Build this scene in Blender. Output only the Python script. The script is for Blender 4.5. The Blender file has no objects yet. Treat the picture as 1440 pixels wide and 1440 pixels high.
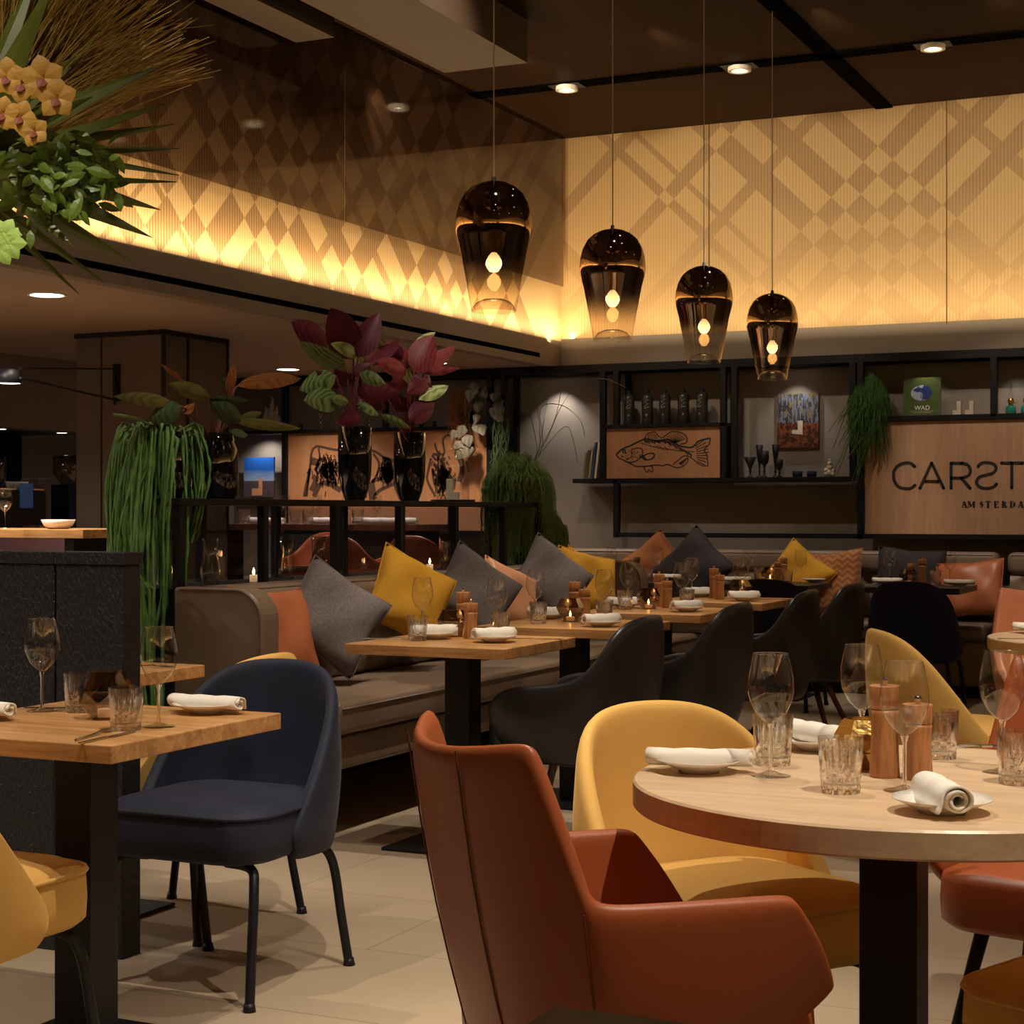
import bpy, bmesh, math, random
from mathutils import Vector, Matrix
random.seed(7)
PI = math.pi
C = bpy.context.scene.collection
S_ = bpy.context.scene
# ------------------------------------------------------------------ camera
TH = math.atan(0.465); SN, CS = math.sin(TH), math.cos(TH); FP = 2430.0; CH = 1.22
cam = bpy.data.cameras.new('camera'); camo = bpy.data.objects.new('camera', cam); C.objects.link(camo)
cam.sensor_width = 36; cam.lens = FP / 1440 * 36; cam.clip_start = .05; cam.clip_end = 60
camo.location = (0, 0, CH); camo.rotation_euler = (PI / 2, 0, TH)
S_.camera = camo
def ray(px, py): a = (px - 720) / FP; return (a * CS - SN, a * SN + CS, (720 - py) / FP)
def onz(px, py, z=.75):
    r = ray(px, py); d = (z - CH) / r[2]; return (r[0] * d, r[1] * d)
def onX(px, py, X):
    r = ray(px, py); d = X / r[0]; return Vector((X, r[1] * d, CH + r[2] * d))
def onY(px, py, Y):
    r = ray(px, py); d = Y / r[1]; return Vector((r[0] * d, Y, CH + r[2] * d))
# ------------------------------------------------------------------ materials
def nodes(name):
    m = bpy.data.materials.new(name); m.use_nodes = True
    nt = m.node_tree; return m, nt, nt.nodes['Principled BSDF']
def N(nt, t, **k):
    n = nt.nodes.new(t)
    for a, v in k.items():
        if a in n.inputs: n.inputs[a].default_value = v
        else: setattr(n, a, v)
    return n
def mth(nt, op, a, b=None, c=None):
    n = nt.nodes.new('ShaderNodeMath'); n.operation = op
    for i, v in enumerate((a, b, c)):
        if v is None: continue
        if isinstance(v, (int, float)): n.inputs[i].default_value = v
        else: nt.links.new(v, n.inputs[i])
    return n.outputs[0]
def mixc(nt, f, a, b):
    n = nt.nodes.new('ShaderNodeMix'); n.data_type = 'RGBA'
    for s, v in ((0, f), (6, a), (7, b)):
        if isinstance(v, (int, float)): n.inputs[s].default_value = v
        elif isinstance(v, tuple): n.inputs[s].default_value = (*v, 1) if len(v) == 3 else v
        else: nt.links.new(v, n.inputs[s])
    return n.outputs[2]
def coord(nt, scale=(1, 1, 1), kind='Object', rot=(0, 0, 0)):
    tc = nt.nodes.new('ShaderNodeTexCoord'); mp = nt.nodes.new('ShaderNodeMapping')
    nt.links.new(tc.outputs[kind], mp.inputs[0]); mp.inputs['Scale'].default_value = scale; mp.inputs['Rotation'].default_value = rot
    return mp.outputs[0]
def noise(nt, vec, scale=5, detail=3, rough=.5, dist=0):
    n = N(nt, 'ShaderNodeTexNoise', Scale=scale, Detail=detail, Roughness=rough, Distortion=dist)
    nt.links.new(vec, n.inputs['Vector']); return n.outputs[0]
def bump(nt, p, h, strength=.2, dist=.002):
    b = N(nt, 'ShaderNodeBump', Strength=strength, Distance=dist); nt.links.new(h, b.inputs['Height']); nt.links.new(b.outputs[0], p.inputs['Normal'])
def plain(name, col, rough=.5, metal=0, spec=.5, sheen=0, emit=None, es=0, var=0, vs=8, bmp=0, bs=60, coat=0):
    m, nt, p = nodes(name)
    p.inputs['Base Color'].default_value = (*col, 1); p.inputs['Roughness'].default_value = rough
    p.inputs['Metallic'].default_value = metal; p.inputs['Specular IOR Level'].default_value = spec
    if sheen: p.inputs['Sheen Weight'].default_value = sheen; p.inputs['Sheen Roughness'].default_value = .4; p.inputs['Sheen Tint'].default_value = (*[min(1, c * 1.5 + .15) for c in col], 1)
    if coat: p.inputs['Coat Weight'].default_value = coat
    if emit: p.inputs['Emission Color'].default_value = (*emit, 1); p.inputs['Emission Strength'].default_value = es
    if var or bmp:
        v = coord(nt)
        if var:
            f = noise(nt, v, vs, 4)
            nt.links.new(mixc(nt, f, tuple(c * (1 - var) for c in col), tuple(min(1, c * (1 + var)) for c in col)), p.inputs['Base Color'])
        if bmp: bump(nt, p, noise(nt, v, bs, 3), bmp)
    return m
def wood(name, c1, c2, ax=0, stave=.07, rough=.4, g=1.0, stvar=.35):
    m, nt, p = nodes(name)
    sc = [9 * g, 9 * g, 9 * g]; sc[ax] = .8 * g
    v = coord(nt, tuple(sc)); f = noise(nt, v, 4, 5, .6, .8)
    sc2 = [60, 60, 60]; sc2[ax] = 2; f2 = noise(nt, coord(nt, tuple(sc2)), 3, 2)
    f = mth(nt, 'ADD', mth(nt, 'MULTIPLY', f, .75), mth(nt, 'MULTIPLY', f2, .25))
    rp = N(nt, 'ShaderNodeMapRange'); nt.links.new(f, rp.inputs[0]); rp.inputs[1].default_value = .35; rp.inputs[2].default_value = .65
    col = mixc(nt, rp.outputs[0], c1, c2)
    if stave:
        tc = nt.nodes.new('ShaderNodeTexCoord'); sp = nt.nodes.new('ShaderNodeSeparateXYZ'); nt.links.new(tc.outputs['Object'], sp.inputs[0])
        o = sp.outputs[1 if ax == 0 else 0]; l = sp.outputs[ax if ax < 2 else 2]
        k = mth(nt, 'FLOOR', mth(nt, 'DIVIDE', o, stave)); k2 = mth(nt, 'FLOOR', mth(nt, 'ADD', mth(nt, 'DIVIDE', l, .43), mth(nt, 'MULTIPLY', k, .37)))
        wn = nt.nodes.new('ShaderNodeTexWhiteNoise'); wn.noise_dimensions = '2D'; cb = nt.nodes.new('ShaderNodeCombineXYZ')
        nt.links.new(k, cb.inputs[0]); nt.links.new(k2, cb.inputs[1]); nt.links.new(cb.outputs[0], wn.inputs[0])
        hs = N(nt, 'ShaderNodeHueSaturation'); nt.links.new(col, hs.inputs['Color'])
        nt.links.new(mth(nt, 'ADD', mth(nt, 'MULTIPLY', wn.outputs[0], stvar), 1 - stvar / 2), hs.inputs['Value']); col = hs.outputs[0]
    nt.links.new(col, p.inputs['Base Color']); p.inputs['Roughness'].default_value = rough
    bump(nt, p, f, .05)
    return m
def edgef(nt, k=1.0):
    lw = N(nt, 'ShaderNodeLayerWeight', Blend=.5); return mth(nt, 'MINIMUM', mth(nt, 'MULTIPLY', mth(nt, 'ADD', mth(nt, 'MULTIPLY', mth(nt, 'POWER', lw.outputs['Facing'], 4.5), .55), .045), k), .9)
def thin_glass(name, tint=(.97, .97, .97), refl=1.0, rough=0):
    m = bpy.data.materials.new(name); m.use_nodes = True; nt = m.node_tree; nt.nodes.clear()
    o = nt.nodes.new('ShaderNodeOutputMaterial'); t = N(nt, 'ShaderNodeBsdfTransparent'); t.inputs[0].default_value = (*tint, 1)
    g = N(nt, 'ShaderNodeBsdfGlossy'); g.inputs['Roughness'].default_value = rough
    fr = edgef(nt, refl); mx = nt.nodes.new('ShaderNodeMixShader')
    nt.links.new(fr, mx.inputs[0]); nt.links.new(t.outputs[0], mx.inputs[1]); nt.links.new(g.outputs[0], mx.inputs[2])
    nt.links.new(mx.outputs[0], o.inputs[0]); return m
def crystal(name, clear=.45, col=(1, 1, 1)):
    m = bpy.data.materials.new(name); m.use_nodes = True; nt = m.node_tree; nt.nodes.clear()
    o = nt.nodes.new('ShaderNodeOutputMaterial'); t = N(nt, 'ShaderNodeBsdfTransparent'); g = N(nt, 'ShaderNodeBsdfGlass', IOR=1.45)
    t.inputs[0].default_value = (*col, 1); g.inputs[0].default_value = (*col, 1); g.inputs['Roughness'].default_value = 0
    mx = N(nt, 'ShaderNodeMixShader', Fac=clear); nt.links.new(g.outputs[0], mx.inputs[1]); nt.links.new(t.outputs[0], mx.inputs[2]); mx.inputs[0].default_value = clear
    nt.links.new(mx.outputs[0], o.inputs[0]); return m
M = {}
M['black'] = plain('black_metal', (.006, .006, .009), .5, 0, spec=.35)
M['blackmatte'] = plain('black_steel_frame', (.004, .004, .006), .55, spec=.25)
M['yellow'] = plain('mustard_velvet', (.62, .365, .10), .75, sheen=.5, var=.13, vs=7, bmp=.15, bs=500, spec=.2)
M['navy'] = plain('navy_velvet', (.015, .018, .038), .7, sheen=.35, var=.5, vs=9, bmp=.1, bs=500, spec=.3)
M['navy2'] = plain('plain_navy_velvet', (.014, .017, .052), .7, sheen=.15, var=.3, vs=9, spec=.2)
M['cognac'] = plain('cognac_leather', (.36, .088, .028), .42, var=.12, vs=5, bmp=.12, bs=300)
M['pink'] = plain('cognac_leather_lit_pink', (.62, .23, .12), .45, var=.1, vs=5, bmp=.1, bs=300)  # cognac leather with the pink light on it put into the colour
M['blackleather'] = plain('black_leather', (.014, .013, .016), .36, var=.2, bmp=.12, bs=300)
M['taupe'] = plain('taupe_leather', (.20, .14, .098), .42, var=.1, vs=4, bmp=.15, bs=200)
M['taupe_d'] = plain('taupe_piping', (.12, .08, .055), .5)
M['oak'] = wood('oiled_oak', (.36, .17, .06), (.66, .36, .145), 1, .075, .32)
M['oak_x'] = wood('oiled_oak_crosswise', (.36, .17, .06), (.66, .36, .145), 0, .075, .32)
M['ash'] = wood('pale_oak_round_top', (.60, .41, .25), (.76, .56, .37), 0, .09, .35, stvar=.12)
M['darktop'] = plain('dark_tabletop', (.02, .017, .018), .35)
M['greytop'] = plain('grey_tabletop', (.09, .085, .08), .4)
M['walnut'] = wood('walnut_legs', (.09, .03, .015), (.17, .065, .03), 2, 0, .35)
M['millwood'] = wood('reddish_mill_wood', (.33, .13, .045), (.54, .26, .105), 2, 0, .4, g=2.5)
M['panel'] = wood('veneer_panel', (.36, .20, .115), (.46, .27, .16), 2, .3, .5, g=.7, stvar=.1)
M['panel_d'] = wood('warm_veneer_panel', (.36, .17, .08), (.44, .215, .105), 2, .35, .5, g=.7, stvar=.08)
M['white'] = plain('white_porcelain', (.82, .78, .72), .2)
M['linen'] = plain('white_linen', (.86, .82, .75), .85, bmp=.15, bs=600)
M['steel'] = plain('polished_steel', (.6, .58, .55), .18, 1)
M['brass'] = plain('brass', (.7, .4, .15), .3, 1)
M['wine'] = thin_glass('wine_glass_clear', (.97, .97, .97), 2.4)
M['tumb'] = crystal('cut_crystal', .25)
M['dome'] = thin_glass('clear_dome_glass', (.95, .95, .93), 1.5)
M['pane'] = thin_glass('divider_pane_glass', (.70, .70, .75), .7)
M['smoke'] = thin_glass('smoky_faceted_glass', (.74, .66, .58), 3)
M['amber'] = thin_glass('amber_faceted_glass', (.88, .72, .50), 3)
M['goldv'] = plain('gold_votive', (.6, .38, .12), .3, .9, bmp=.8, bs=90)
M['bulb'] = plain('bulb_glass', (1, .8, .5), .3, emit=(1, .62, .25), es=6)
M['flame'] = plain('candle_flame', (1, .7, .3), .5, emit=(1, .55, .18), es=22)
M['wax'] = plain('candle_wax', (.9, .8, .65), .5, emit=(1, .5, .2), es=.35)
M['lens'] = plain('lit_lens', (1, .95, .85), .4, emit=(1, .86, .68), es=14)
M['reflector'] = plain('white_reflector', (.75, .7, .62), .4)
M['wall'] = plain('grey_brown_plaster', (.205, .17, .14), .8, var=.05, vs=2)
M['fascia'] = plain('taupe_fascia_paint', (.19, .145, .105), .7, var=.04, vs=2)
M['soffit'] = plain('low_ceiling_paint', (.30, .22, .16), .75, var=.04, vs=1.5)
M['ceil'] = plain('brown_gloss_ceiling', (.030, .016, .009), .45, spec=.1)
M['ceil'].node_tree.nodes['Principled BSDF'].inputs['IOR'].default_value = 1.12
M['track'] = plain('black_ceiling_track', (.002, .002, .002), .7, spec=.1); M['track'].node_tree.nodes['Principled BSDF'].inputs['IOR'].default_value = 1.05
M['ceilbox'] = plain('brown_bulkhead', (.055, .032, .02), .6)
M['column'] = plain('column_cladding', (.135, .098, .077), .6, var=.12, vs=3)
M['gapblack'] = plain('shadow_gap', (.004, .004, .005), .6)
M['darkwall'] = plain('dark_room_wall', (.05, .037, .03), .8)
M['grey_c'] = plain('grey_woven_cushion', (.125, .102, .102), .9, var=.6, vs=110, bmp=.4, bs=350, sheen=.2)
M['yel_c'] = plain('mustard_linen_cushion', (.62, .31, .018), .85, var=.1, vs=60, bmp=.3, bs=400)
M['cog_c'] = plain('cognac_leather_cushion', (.42, .13, .055), .4, var=.15, vs=8, bmp=.3, bs=25)
M['pea_c'] = plain('peach_leather_cushion', (.66, .31, .17), .45, var=.1, vs=8, bmp=.2, bs=30)
M['dark_c'] = plain('charcoal_cushion', (.024, .018, .021), .85, var=.15, vs=60)
M['rust_c'] = plain('rust_velvet_cushion', (.27, .082, .016), .8, var=.2, vs=20, sheen=.25)
M['soil'] = plain('dark_planting_soil', (.012, .009, .007), .9)
M['vaseglass'] = plain('dark_glass_vase', (.006, .006, .007), .06, spec=.8, coat=.5)
M['purple'] = plain('purple_stem', (.20, .05, .07), .5)
M['purple2'] = plain('maroon_stem', (.16, .05, .045), .5)
M['rhip'] = plain('rhipsalis_green', (.13, .27, .07), .45, var=.75, vs=22)
M['rhip_f'] = plain('fine_trailing_green', (.20, .34, .09), .5, var=.5, vs=18)
M['fern_g'] = plain('dark_fern_green', (.07, .17, .03), .5, var=.5, vs=20)
M['twig'] = plain('golden_broom_twigs', (.36, .22, .035), .6, var=.4, vs=20)
M['blade'] = plain('spiky_leaf_green', (.14, .18, .03), .4, var=.6, vs=6)
M['leafy'] = plain('leafy_green', (.10, .17, .015), .4, var=.5, vs=25)
M['orchid'] = plain('yellow_orchid_petal', (.60, .34, .06), .55, var=.2, vs=30)
M['orchid_c'] = plain('orchid_centre', (.25, .05, .02), .6)
M['stone'] = plain('pale_stone', (.5, .42, .33), .7, var=.2, vs=30)
M['coral'] = plain('bleached_coral', (.42, .37, .3), .8, var=.25, vs=40, bmp=.5, bs=100)
M['ink'] = plain('black_ink', (.012, .008, .006), .6)
M['ink2'] = plain('brown_ink_shading', (.07, .03, .018), .7)
M['screen'] = plain('blue_screen', (.01, .05, .1), .3, emit=(.015, .08, .2), es=.2)
M['teal'] = plain('teal_glass', (.02, .18, .15), .1)
M['bottle'] = plain('dark_stoneware', (.03, .03, .028), .25)
M['label'] = plain('silver_bottle_print', (.2, .2, .19), .4)
M['plateglass'] = plain('black_plate', (.02, .02, .022), .3)

def mesh_pattern(name, hcoord, abands, bbands, cross_a, cross_b, c_light, c_dark, low=1.0):
    """wall of fine vertical battens with a woven lozenge pattern (in metres along the wall and up)"""
    m, nt, p = nodes(name)
    tc = nt.nodes.new('ShaderNodeTexCoord'); sp = nt.nodes.new('ShaderNodeSeparateXYZ'); nt.links.new(tc.outputs['Object'], sp.inputs[0])
    u = sp.outputs[hcoord]; v = sp.outputs[2]
    a = mth(nt, 'ADD', u, v); b = mth(nt, 'SUBTRACT', u, v)
    def bands(s, L):
        r = None
        for lo, hi in L:
            q = mth(nt, 'MULTIPLY', mth(nt, 'GREATER_THAN', s, lo), mth(nt, 'LESS_THAN', s, hi))
            r = q if r is None else mth(nt, 'MAXIMUM', r, q)
        return r
    A = bands(a, abands); B = bands(b, bbands)
    x = mth(nt, 'ABSOLUTE', mth(nt, 'SUBTRACT', A, B))
    cr = mth(nt, 'MAXIMUM', bands(a, cross_a), bands(b, cross_b))
    line = mth(nt, 'GREATER_THAN', mth(nt, 'FRACT', mth(nt, 'DIVIDE', u, .0235)), .68)
    wide = mth(nt, 'GREATER_THAN', mth(nt, 'FRACT', mth(nt, 'DIVIDE', u, .0235)), .40)
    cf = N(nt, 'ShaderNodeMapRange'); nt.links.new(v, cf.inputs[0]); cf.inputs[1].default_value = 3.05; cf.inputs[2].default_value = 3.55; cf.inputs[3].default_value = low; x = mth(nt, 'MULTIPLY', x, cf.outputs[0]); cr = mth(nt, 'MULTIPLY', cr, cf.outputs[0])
    f = mth(nt, 'MAXIMUM', mth(nt, 'MULTIPLY', line, .42), mth(nt, 'MULTIPLY', mth(nt, 'MAXIMUM', x, mth(nt, 'MULTIPLY', cr, .9)), mth(nt, 'ADD', mth(nt, 'MULTIPLY', wide, .4), .6)))
    nz = noise(nt, coord(nt, (1, 1, .25)), 1.5, 2)
    f = mth(nt, 'ADD', f, mth(nt, 'MULTIPLY', mth(nt, 'SUBTRACT', nz, .5), .25))
    nt.links.new(mixc(nt, f, c_light, c_dark), p.inputs['Base Color']); p.inputs['Roughness'].default_value = .6
    bump(nt, p, line, .3, .004)
    return m

# ------------------------------------------------------------------ mesh helpers
def bx(bm, x0, x1, y0, y1, z0, z1):
    r = bmesh.ops.create_cube(bm, size=1)['verts']
    for v in r: v.co = Vector(((x0 + x1) / 2 + v.co.x * (x1 - x0), (y0 + y1) / 2 + v.co.y * (y1 - y0), (z0 + z1) / 2 + v.co.z * (z1 - z0)))
    return r
def nb(): return bmesh.new()
def obj(name, bm, mat, parent=None, smooth=False, bevel=0, seg=2, sub=0, solid=0, soff=-1, label=None):
    me = bpy.data.meshes.new(name)
    if smooth:
        for f in bm.faces: f.smooth = True
    bmesh.ops.recalc_face_normals(bm, faces=bm.faces[:]) if smooth != 'keep' else None
    bm.to_mesh(me); bm.free()
    for m in (mat if isinstance(mat, (list, tuple)) else [mat]): me.materials.append(m)
    o = bpy.data.objects.new(name, me); C.objects.link(o)
    if parent: o.parent = parent
    if solid: md = o.modifiers.new('s', 'SOLIDIFY'); md.thickness = solid; md.offset = soff
    if bevel: md = o.modifiers.new('b', 'BEVEL'); md.width = bevel; md.segments = seg; md.limit_method = 'ANGLE'
    if sub: md = o.modifiers.new('u', 'SUBSURF'); md.levels = sub; md.render_levels = sub
    if label: o['label'] = label
    return o
def box(name, dims, mat, parent=None, bevel=0, **k):
    bm = nb(); bx(bm, *dims); return obj(name, bm, mat, parent, bevel=bevel, **k)
def tag(o, label, cat, group=None, kind=None):
    o['label'] = label; o['category'] = cat
    if group: o['group'] = group
    if kind: o['kind'] = kind
    return o
def struct(o): o['kind'] = 'structure'; return o
def thing(name, label, cat, loc=(0, 0, 0), rz=0, group=None):
    o = bpy.data.objects.new(name, None); C.objects.link(o); o.empty_display_size = .1
    o.location = loc; o.rotation_euler = (0, 0, rz); return tag(o, label, cat, group)
def kids(o): return [c for c in C.objects if c.parent == o]
def dup(root, loc, rz=0, label=None, group=None, scale=None):
    def cp(o, par):
        c = o.copy(); C.objects.link(c)
        if par: c.parent = par
        for ch in kids(o): cp(ch, c)
        return c
    r = cp(root, None); r.location = loc; r.rotation_euler = (0, 0, rz)
    if label: r['label'] = label
    if group: r['group'] = group
    if scale: r.scale = (scale,) * 3
    return r
NEST = {'piping': ('seat', 'seat_cushion'), 'knob': ('head',), 'flame': ('wax', 'tealight'), 'bulb': ('lamp_holder',), 'lit_diffuser': ('lamp_shade',), 'letter': ('board',), 'fish_drawing': ('board',), 'cattle_drawing': ('board',), 'hatching': ('board',),
    'pale_block': ('print',), 'title': ('cover',), 'subtitle': ('cover',), 'stopper': ('body',), 'printed_label': ('body',), 'chimney': ('burner',), 'lens': ('housing',), 'diffuser': ('rim',), 'top_piping': ('top_bolster',), 'seam': ('shell',), 'seam_edge': ('cushion_cover',), 'screen': ('body',), 'spouts': ('body',), 'inner_bell': ('glass_shade',)}
def nest(root):
    ks = kids(root)
    for c in ks:
        for pn in NEST.get(c.name.split('.')[0], ()):
            q = next((k for k in ks if k.name.split('.')[0] == pn), None)
            if q:
                if q.location.length > 1e-6 and (c.location - q.location).length < 1e-6: c.location = (0, 0, 0)
                elif q.location.length > 1e-6: continue
                c.parent = q; break
class Kind:
    """first call builds, later calls copy"""
    def __init__(s, fn): s.fn = fn; s.o = None
    def __call__(s, loc, rz, label, group=None, scale=None):
        if s.o is None:
            s.o = s.fn(); r = s.o; nest(r); r.location = loc; r.rotation_euler = (0, 0, rz); r['label'] = label
            if group: r['group'] = group
            if scale: r.scale = (scale,) * 3
            return r
        r = dup(s.o, loc, rz, label, group)
        r.scale = (scale,) * 3 if scale else (1, 1, 1)
        return r
def lathe(bm, prof, seg=32, cx=0, cy=0, rfn=None, mat=0, closed=False):
    rings = []
    for i, (r, z) in enumerate(prof):
        if r < 1e-5: rings.append([bm.verts.new((cx, cy, z))]); continue
        rings.append([bm.verts.new((cx + (rr := (r if rfn is None else rfn(i, k, r, z))) * math.cos(2 * PI * k / seg), cy + rr * math.sin(2 * PI * k / seg), z)) for k in range(seg)])
    for a, b in zip(rings, rings[1:]):
        for k in range(seg):
            k2 = (k + 1) % seg
            q = [a[k % len(a)], a[k2 % len(a)], b[k2 % len(b)], b[k % len(b)]]; q2 = []
            for v in q:
                if v not in q2: q2.append(v)
            if len(q2) > 2:
                try: f = bm.faces.new(q2); f.material_index = mat
                except ValueError: pass
def tube(bm, pts, r, seg=6, cap=True, mat=0):
    pts = [Vector(p) for p in pts]; n = len(pts); rings = []; s = None
    for i, p in enumerate(pts):
        t = (pts[min(i + 1, n - 1)] - pts[max(i - 1, 0)])
        if t.length < 1e-9: t = Vector((0, 0, 1))
        t.normalize(); up = Vector((0, 0, 1)) if abs(t.z) < .9 else Vector((1, 0, 0))
        s = t.cross(up).normalized() if s is None or abs(s.dot(t)) > .95 else (s - t * s.dot(t)).normalized()
        w = s.cross(t)
        rr = r[i] if isinstance(r, (list, tuple)) else r
        rings.append([bm.verts.new(p + (s * math.cos(2 * PI * k / seg) + w * math.sin(2 * PI * k / seg)) * rr) for k in range(seg)])
    for a, b in zip(rings, rings[1:]):
        for k in range(seg):
            f = bm.faces.new([a[k], a[(k + 1) % seg], b[(k + 1) % seg], b[k]]); f.material_index = mat
    if cap:
        f = bm.faces.new(rings[0][::-1]); f.material_index = mat
        f = bm.faces.new(rings[-1]); f.material_index = mat
def curve(pts, n=8):
    pts = [Vector(p) for p in pts]; out = []
    P = [pts[0]] + pts + [pts[-1]]
    for i in range(1, len(P) - 2):
        for k in range(n):
            t = k / n; p0, p1, p2, p3 = P[i - 1:i + 3]
            out.append(.5 * ((2 * p1) + (p2 - p0) * t + (2 * p0 - 5 * p1 + 4 * p2 - p3) * t * t + (3 * p1 - p0 - 3 * p2 + p3) * t ** 3))
    out.append(pts[-1]); return out
def prism(bm, pts, z0, z1):
    a = [bm.verts.new((x, y, z0)) for x, y in pts]; b = [bm.verts.new((x, y, z1)) for x, y in pts]
    bm.faces.new(a[::-1]); bm.faces.new(b); n = len(pts)
    for i in range(n): bm.faces.new([a[i], a[(i + 1) % n], b[(i + 1) % n], b[i]])
def rrect(w, d, r, n=6):
    out = []
    for cx, cy, a0 in ((w / 2 - r, d / 2 - r, 0), (-w / 2 + r, d / 2 - r, 90), (-w / 2 + r, -d / 2 + r, 180), (w / 2 - r, -d / 2 + r, 270)):
        for k in range(n + 1):
            a = math.radians(a0 + 90 * k / n); out.append((cx + r * math.cos(a), cy + r * math.sin(a)))
    return out
def strip_xz(bm, pts, w, y0, y1):
    """flat stroke of width w drawn in the x-z plane between depths y0 and y1"""
    pts = [Vector((p[0], p[1])) for p in pts]; n = len(pts); L = []; R = []
    for i, p in enumerate(pts):
        t = pts[min(i + 1, n - 1)] - pts[max(i - 1, 0)]
        if t.length < 1e-9: t = Vector((1, 0))
        t.normalize(); s = Vector((-t.y, t.x)) * (w[i] if isinstance(w, (list, tuple)) else w) / 2
        L.append(p + s); R.append(p - s)
    va = [[bm.verts.new((q.x, y, q.y)) for q in S] for S in (L, R) for y in (y0, y1)]
    for i in range(n - 1):
        for a, b in ((0, 2), (2, 3), (3, 1), (1, 0)):
            bm.faces.new([va[a][i], va[a][i + 1], va[b][i + 1], va[b][i]])
    bm.faces.new([va[0][0], va[2][0], va[3][0], va[1][0]]); bm.faces.new([va[0][-1], va[1][-1], va[3][-1], va[2][-1]])
def poly_xz(bm, pts, y0, y1):
    a = [bm.verts.new((x, y0, z)) for x, z in pts]; b = [bm.verts.new((x, y1, z)) for x, z in pts]; n = len(pts)
    bm.faces.new(a); bm.faces.new(b[::-1])
    for i in range(n): bm.faces.new([a[i], b[i], b[(i + 1) % n], a[(i + 1) % n]])
# ================================================================== THE ROOM
XL, YB, ZC, ZL, ZM = -5.3, 12.3, 4.11, 2.33, 2.54
def tiles(name):
    m, nt, p = nodes(name)
    v = coord(nt, (1, 1, 1)); br = N(nt, 'ShaderNodeTexBrick', Scale=1.0); br.offset = 0.5
    br.inputs['Mortar Size'].default_value = .0022; br.inputs['Brick Width'].default_value = 1.2; br.inputs['Row Height'].default_value = .6
    br.inputs['Color1'].default_value = (.40, .315, .225, 1); br.inputs['Color2'].default_value = (.43, .34, .245, 1); br.inputs['Mortar'].default_value = (.2, .15, .1, 1)
    nt.links.new(v, br.inputs['Vector']); f = noise(nt, v, 1.3, 5, .6)
    nt.links.new(mixc(nt, mth(nt, 'MULTIPLY', f, .35), br.outputs[0], (.30, .23, .16)), p.inputs['Base Color']); p.inputs['Roughness'].default_value = .42
    return m
def slab(name, dims, mat): return struct(box(name, dims, mat))
slab('floor', (-13, 4, -3, 12.5, -.1, 0), tiles('beige_floor_tiles'))
slab('ceiling', (XL - .15, 4, -3, 12.5, ZC, ZC + .1), M['ceil'])
slab('trim_1', (-13, XL - .1, -3, YB + .2, ZL, ZL + .08), M['soffit'])          # low ceiling beside the high hall
slab('wall_back', (-13, 4, YB, YB + .15, 0, ZM + .02), M['wall'])
slab('wall_right', (4, 4.1, -3, 12.5, 0, ZM), M['darkwall'])
slab('wall_front', (-13, 4, -3.1, -3, 0, ZM), M['darkwall'])
slab('wall_outer_left', (-13.1, -13, -3, 12.5, 0, 2.5), M['darkwall'])
# fascia of the low ceiling with a slot
bm = nb(); bx(bm, XL - .1, XL, -3, YB, ZL, 2.385); bx(bm, XL - .1, XL, -3, YB, 2.42, ZM); bx(bm, XL - .1, XL, 11.9, YB, 2.385, 2.42); bx(bm, XL - .1, XL - .06, -3, YB, 2.385, 2.42)
o = struct(obj('trim_2', bm, M['fascia'])); slab('trim_3', (XL - .06, XL - .002, -3, 11.9, 2.383, 2.422), M['track'])
lw = mesh_pattern('left_batten_wall', 1, [(8.6, 8.85), (9.45, 9.7), (10.07, 10.28), (10.76, 10.96), (11.2, 11.43), (11.67, 11.88), (12.5, 12.75), (13.3, 13.55), (14.1, 14.35)],
    [(2.4, 2.7), (3.15, 3.45), (3.75, 3.97), (4.40, 4.65), (4.86, 5.11), (5.32, 5.55), (6.3, 6.55), (7.1, 7.35), (7.9, 8.1), (8.5, 8.7)], [(9.98, 10.04), (12.15, 12.25), (13.0, 13.1)], [(4.15, 4.2), (5.95, 6.05), (7.6, 7.7)], (.58, .42, .22), (.24, .145, .07))
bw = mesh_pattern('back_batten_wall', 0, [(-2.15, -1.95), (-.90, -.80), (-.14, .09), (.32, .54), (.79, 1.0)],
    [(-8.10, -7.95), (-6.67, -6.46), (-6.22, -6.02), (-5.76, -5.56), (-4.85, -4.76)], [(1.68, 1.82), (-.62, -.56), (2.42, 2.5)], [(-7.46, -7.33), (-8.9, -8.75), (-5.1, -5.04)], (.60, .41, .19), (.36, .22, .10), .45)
slab('wall_left', (XL - .1, XL, -3, YB, ZM, ZC), lw)
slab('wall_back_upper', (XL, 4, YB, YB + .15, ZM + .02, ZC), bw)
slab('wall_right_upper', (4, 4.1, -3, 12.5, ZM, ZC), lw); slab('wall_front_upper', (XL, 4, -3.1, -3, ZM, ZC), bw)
bm = nb()
for x in (-4.1, -2.35, -.6): bx(bm, x - .003, x + .003, YB - .004, YB, ZM, ZC)
struct(obj('trim_4', bm, M['ceilbox']))
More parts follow.
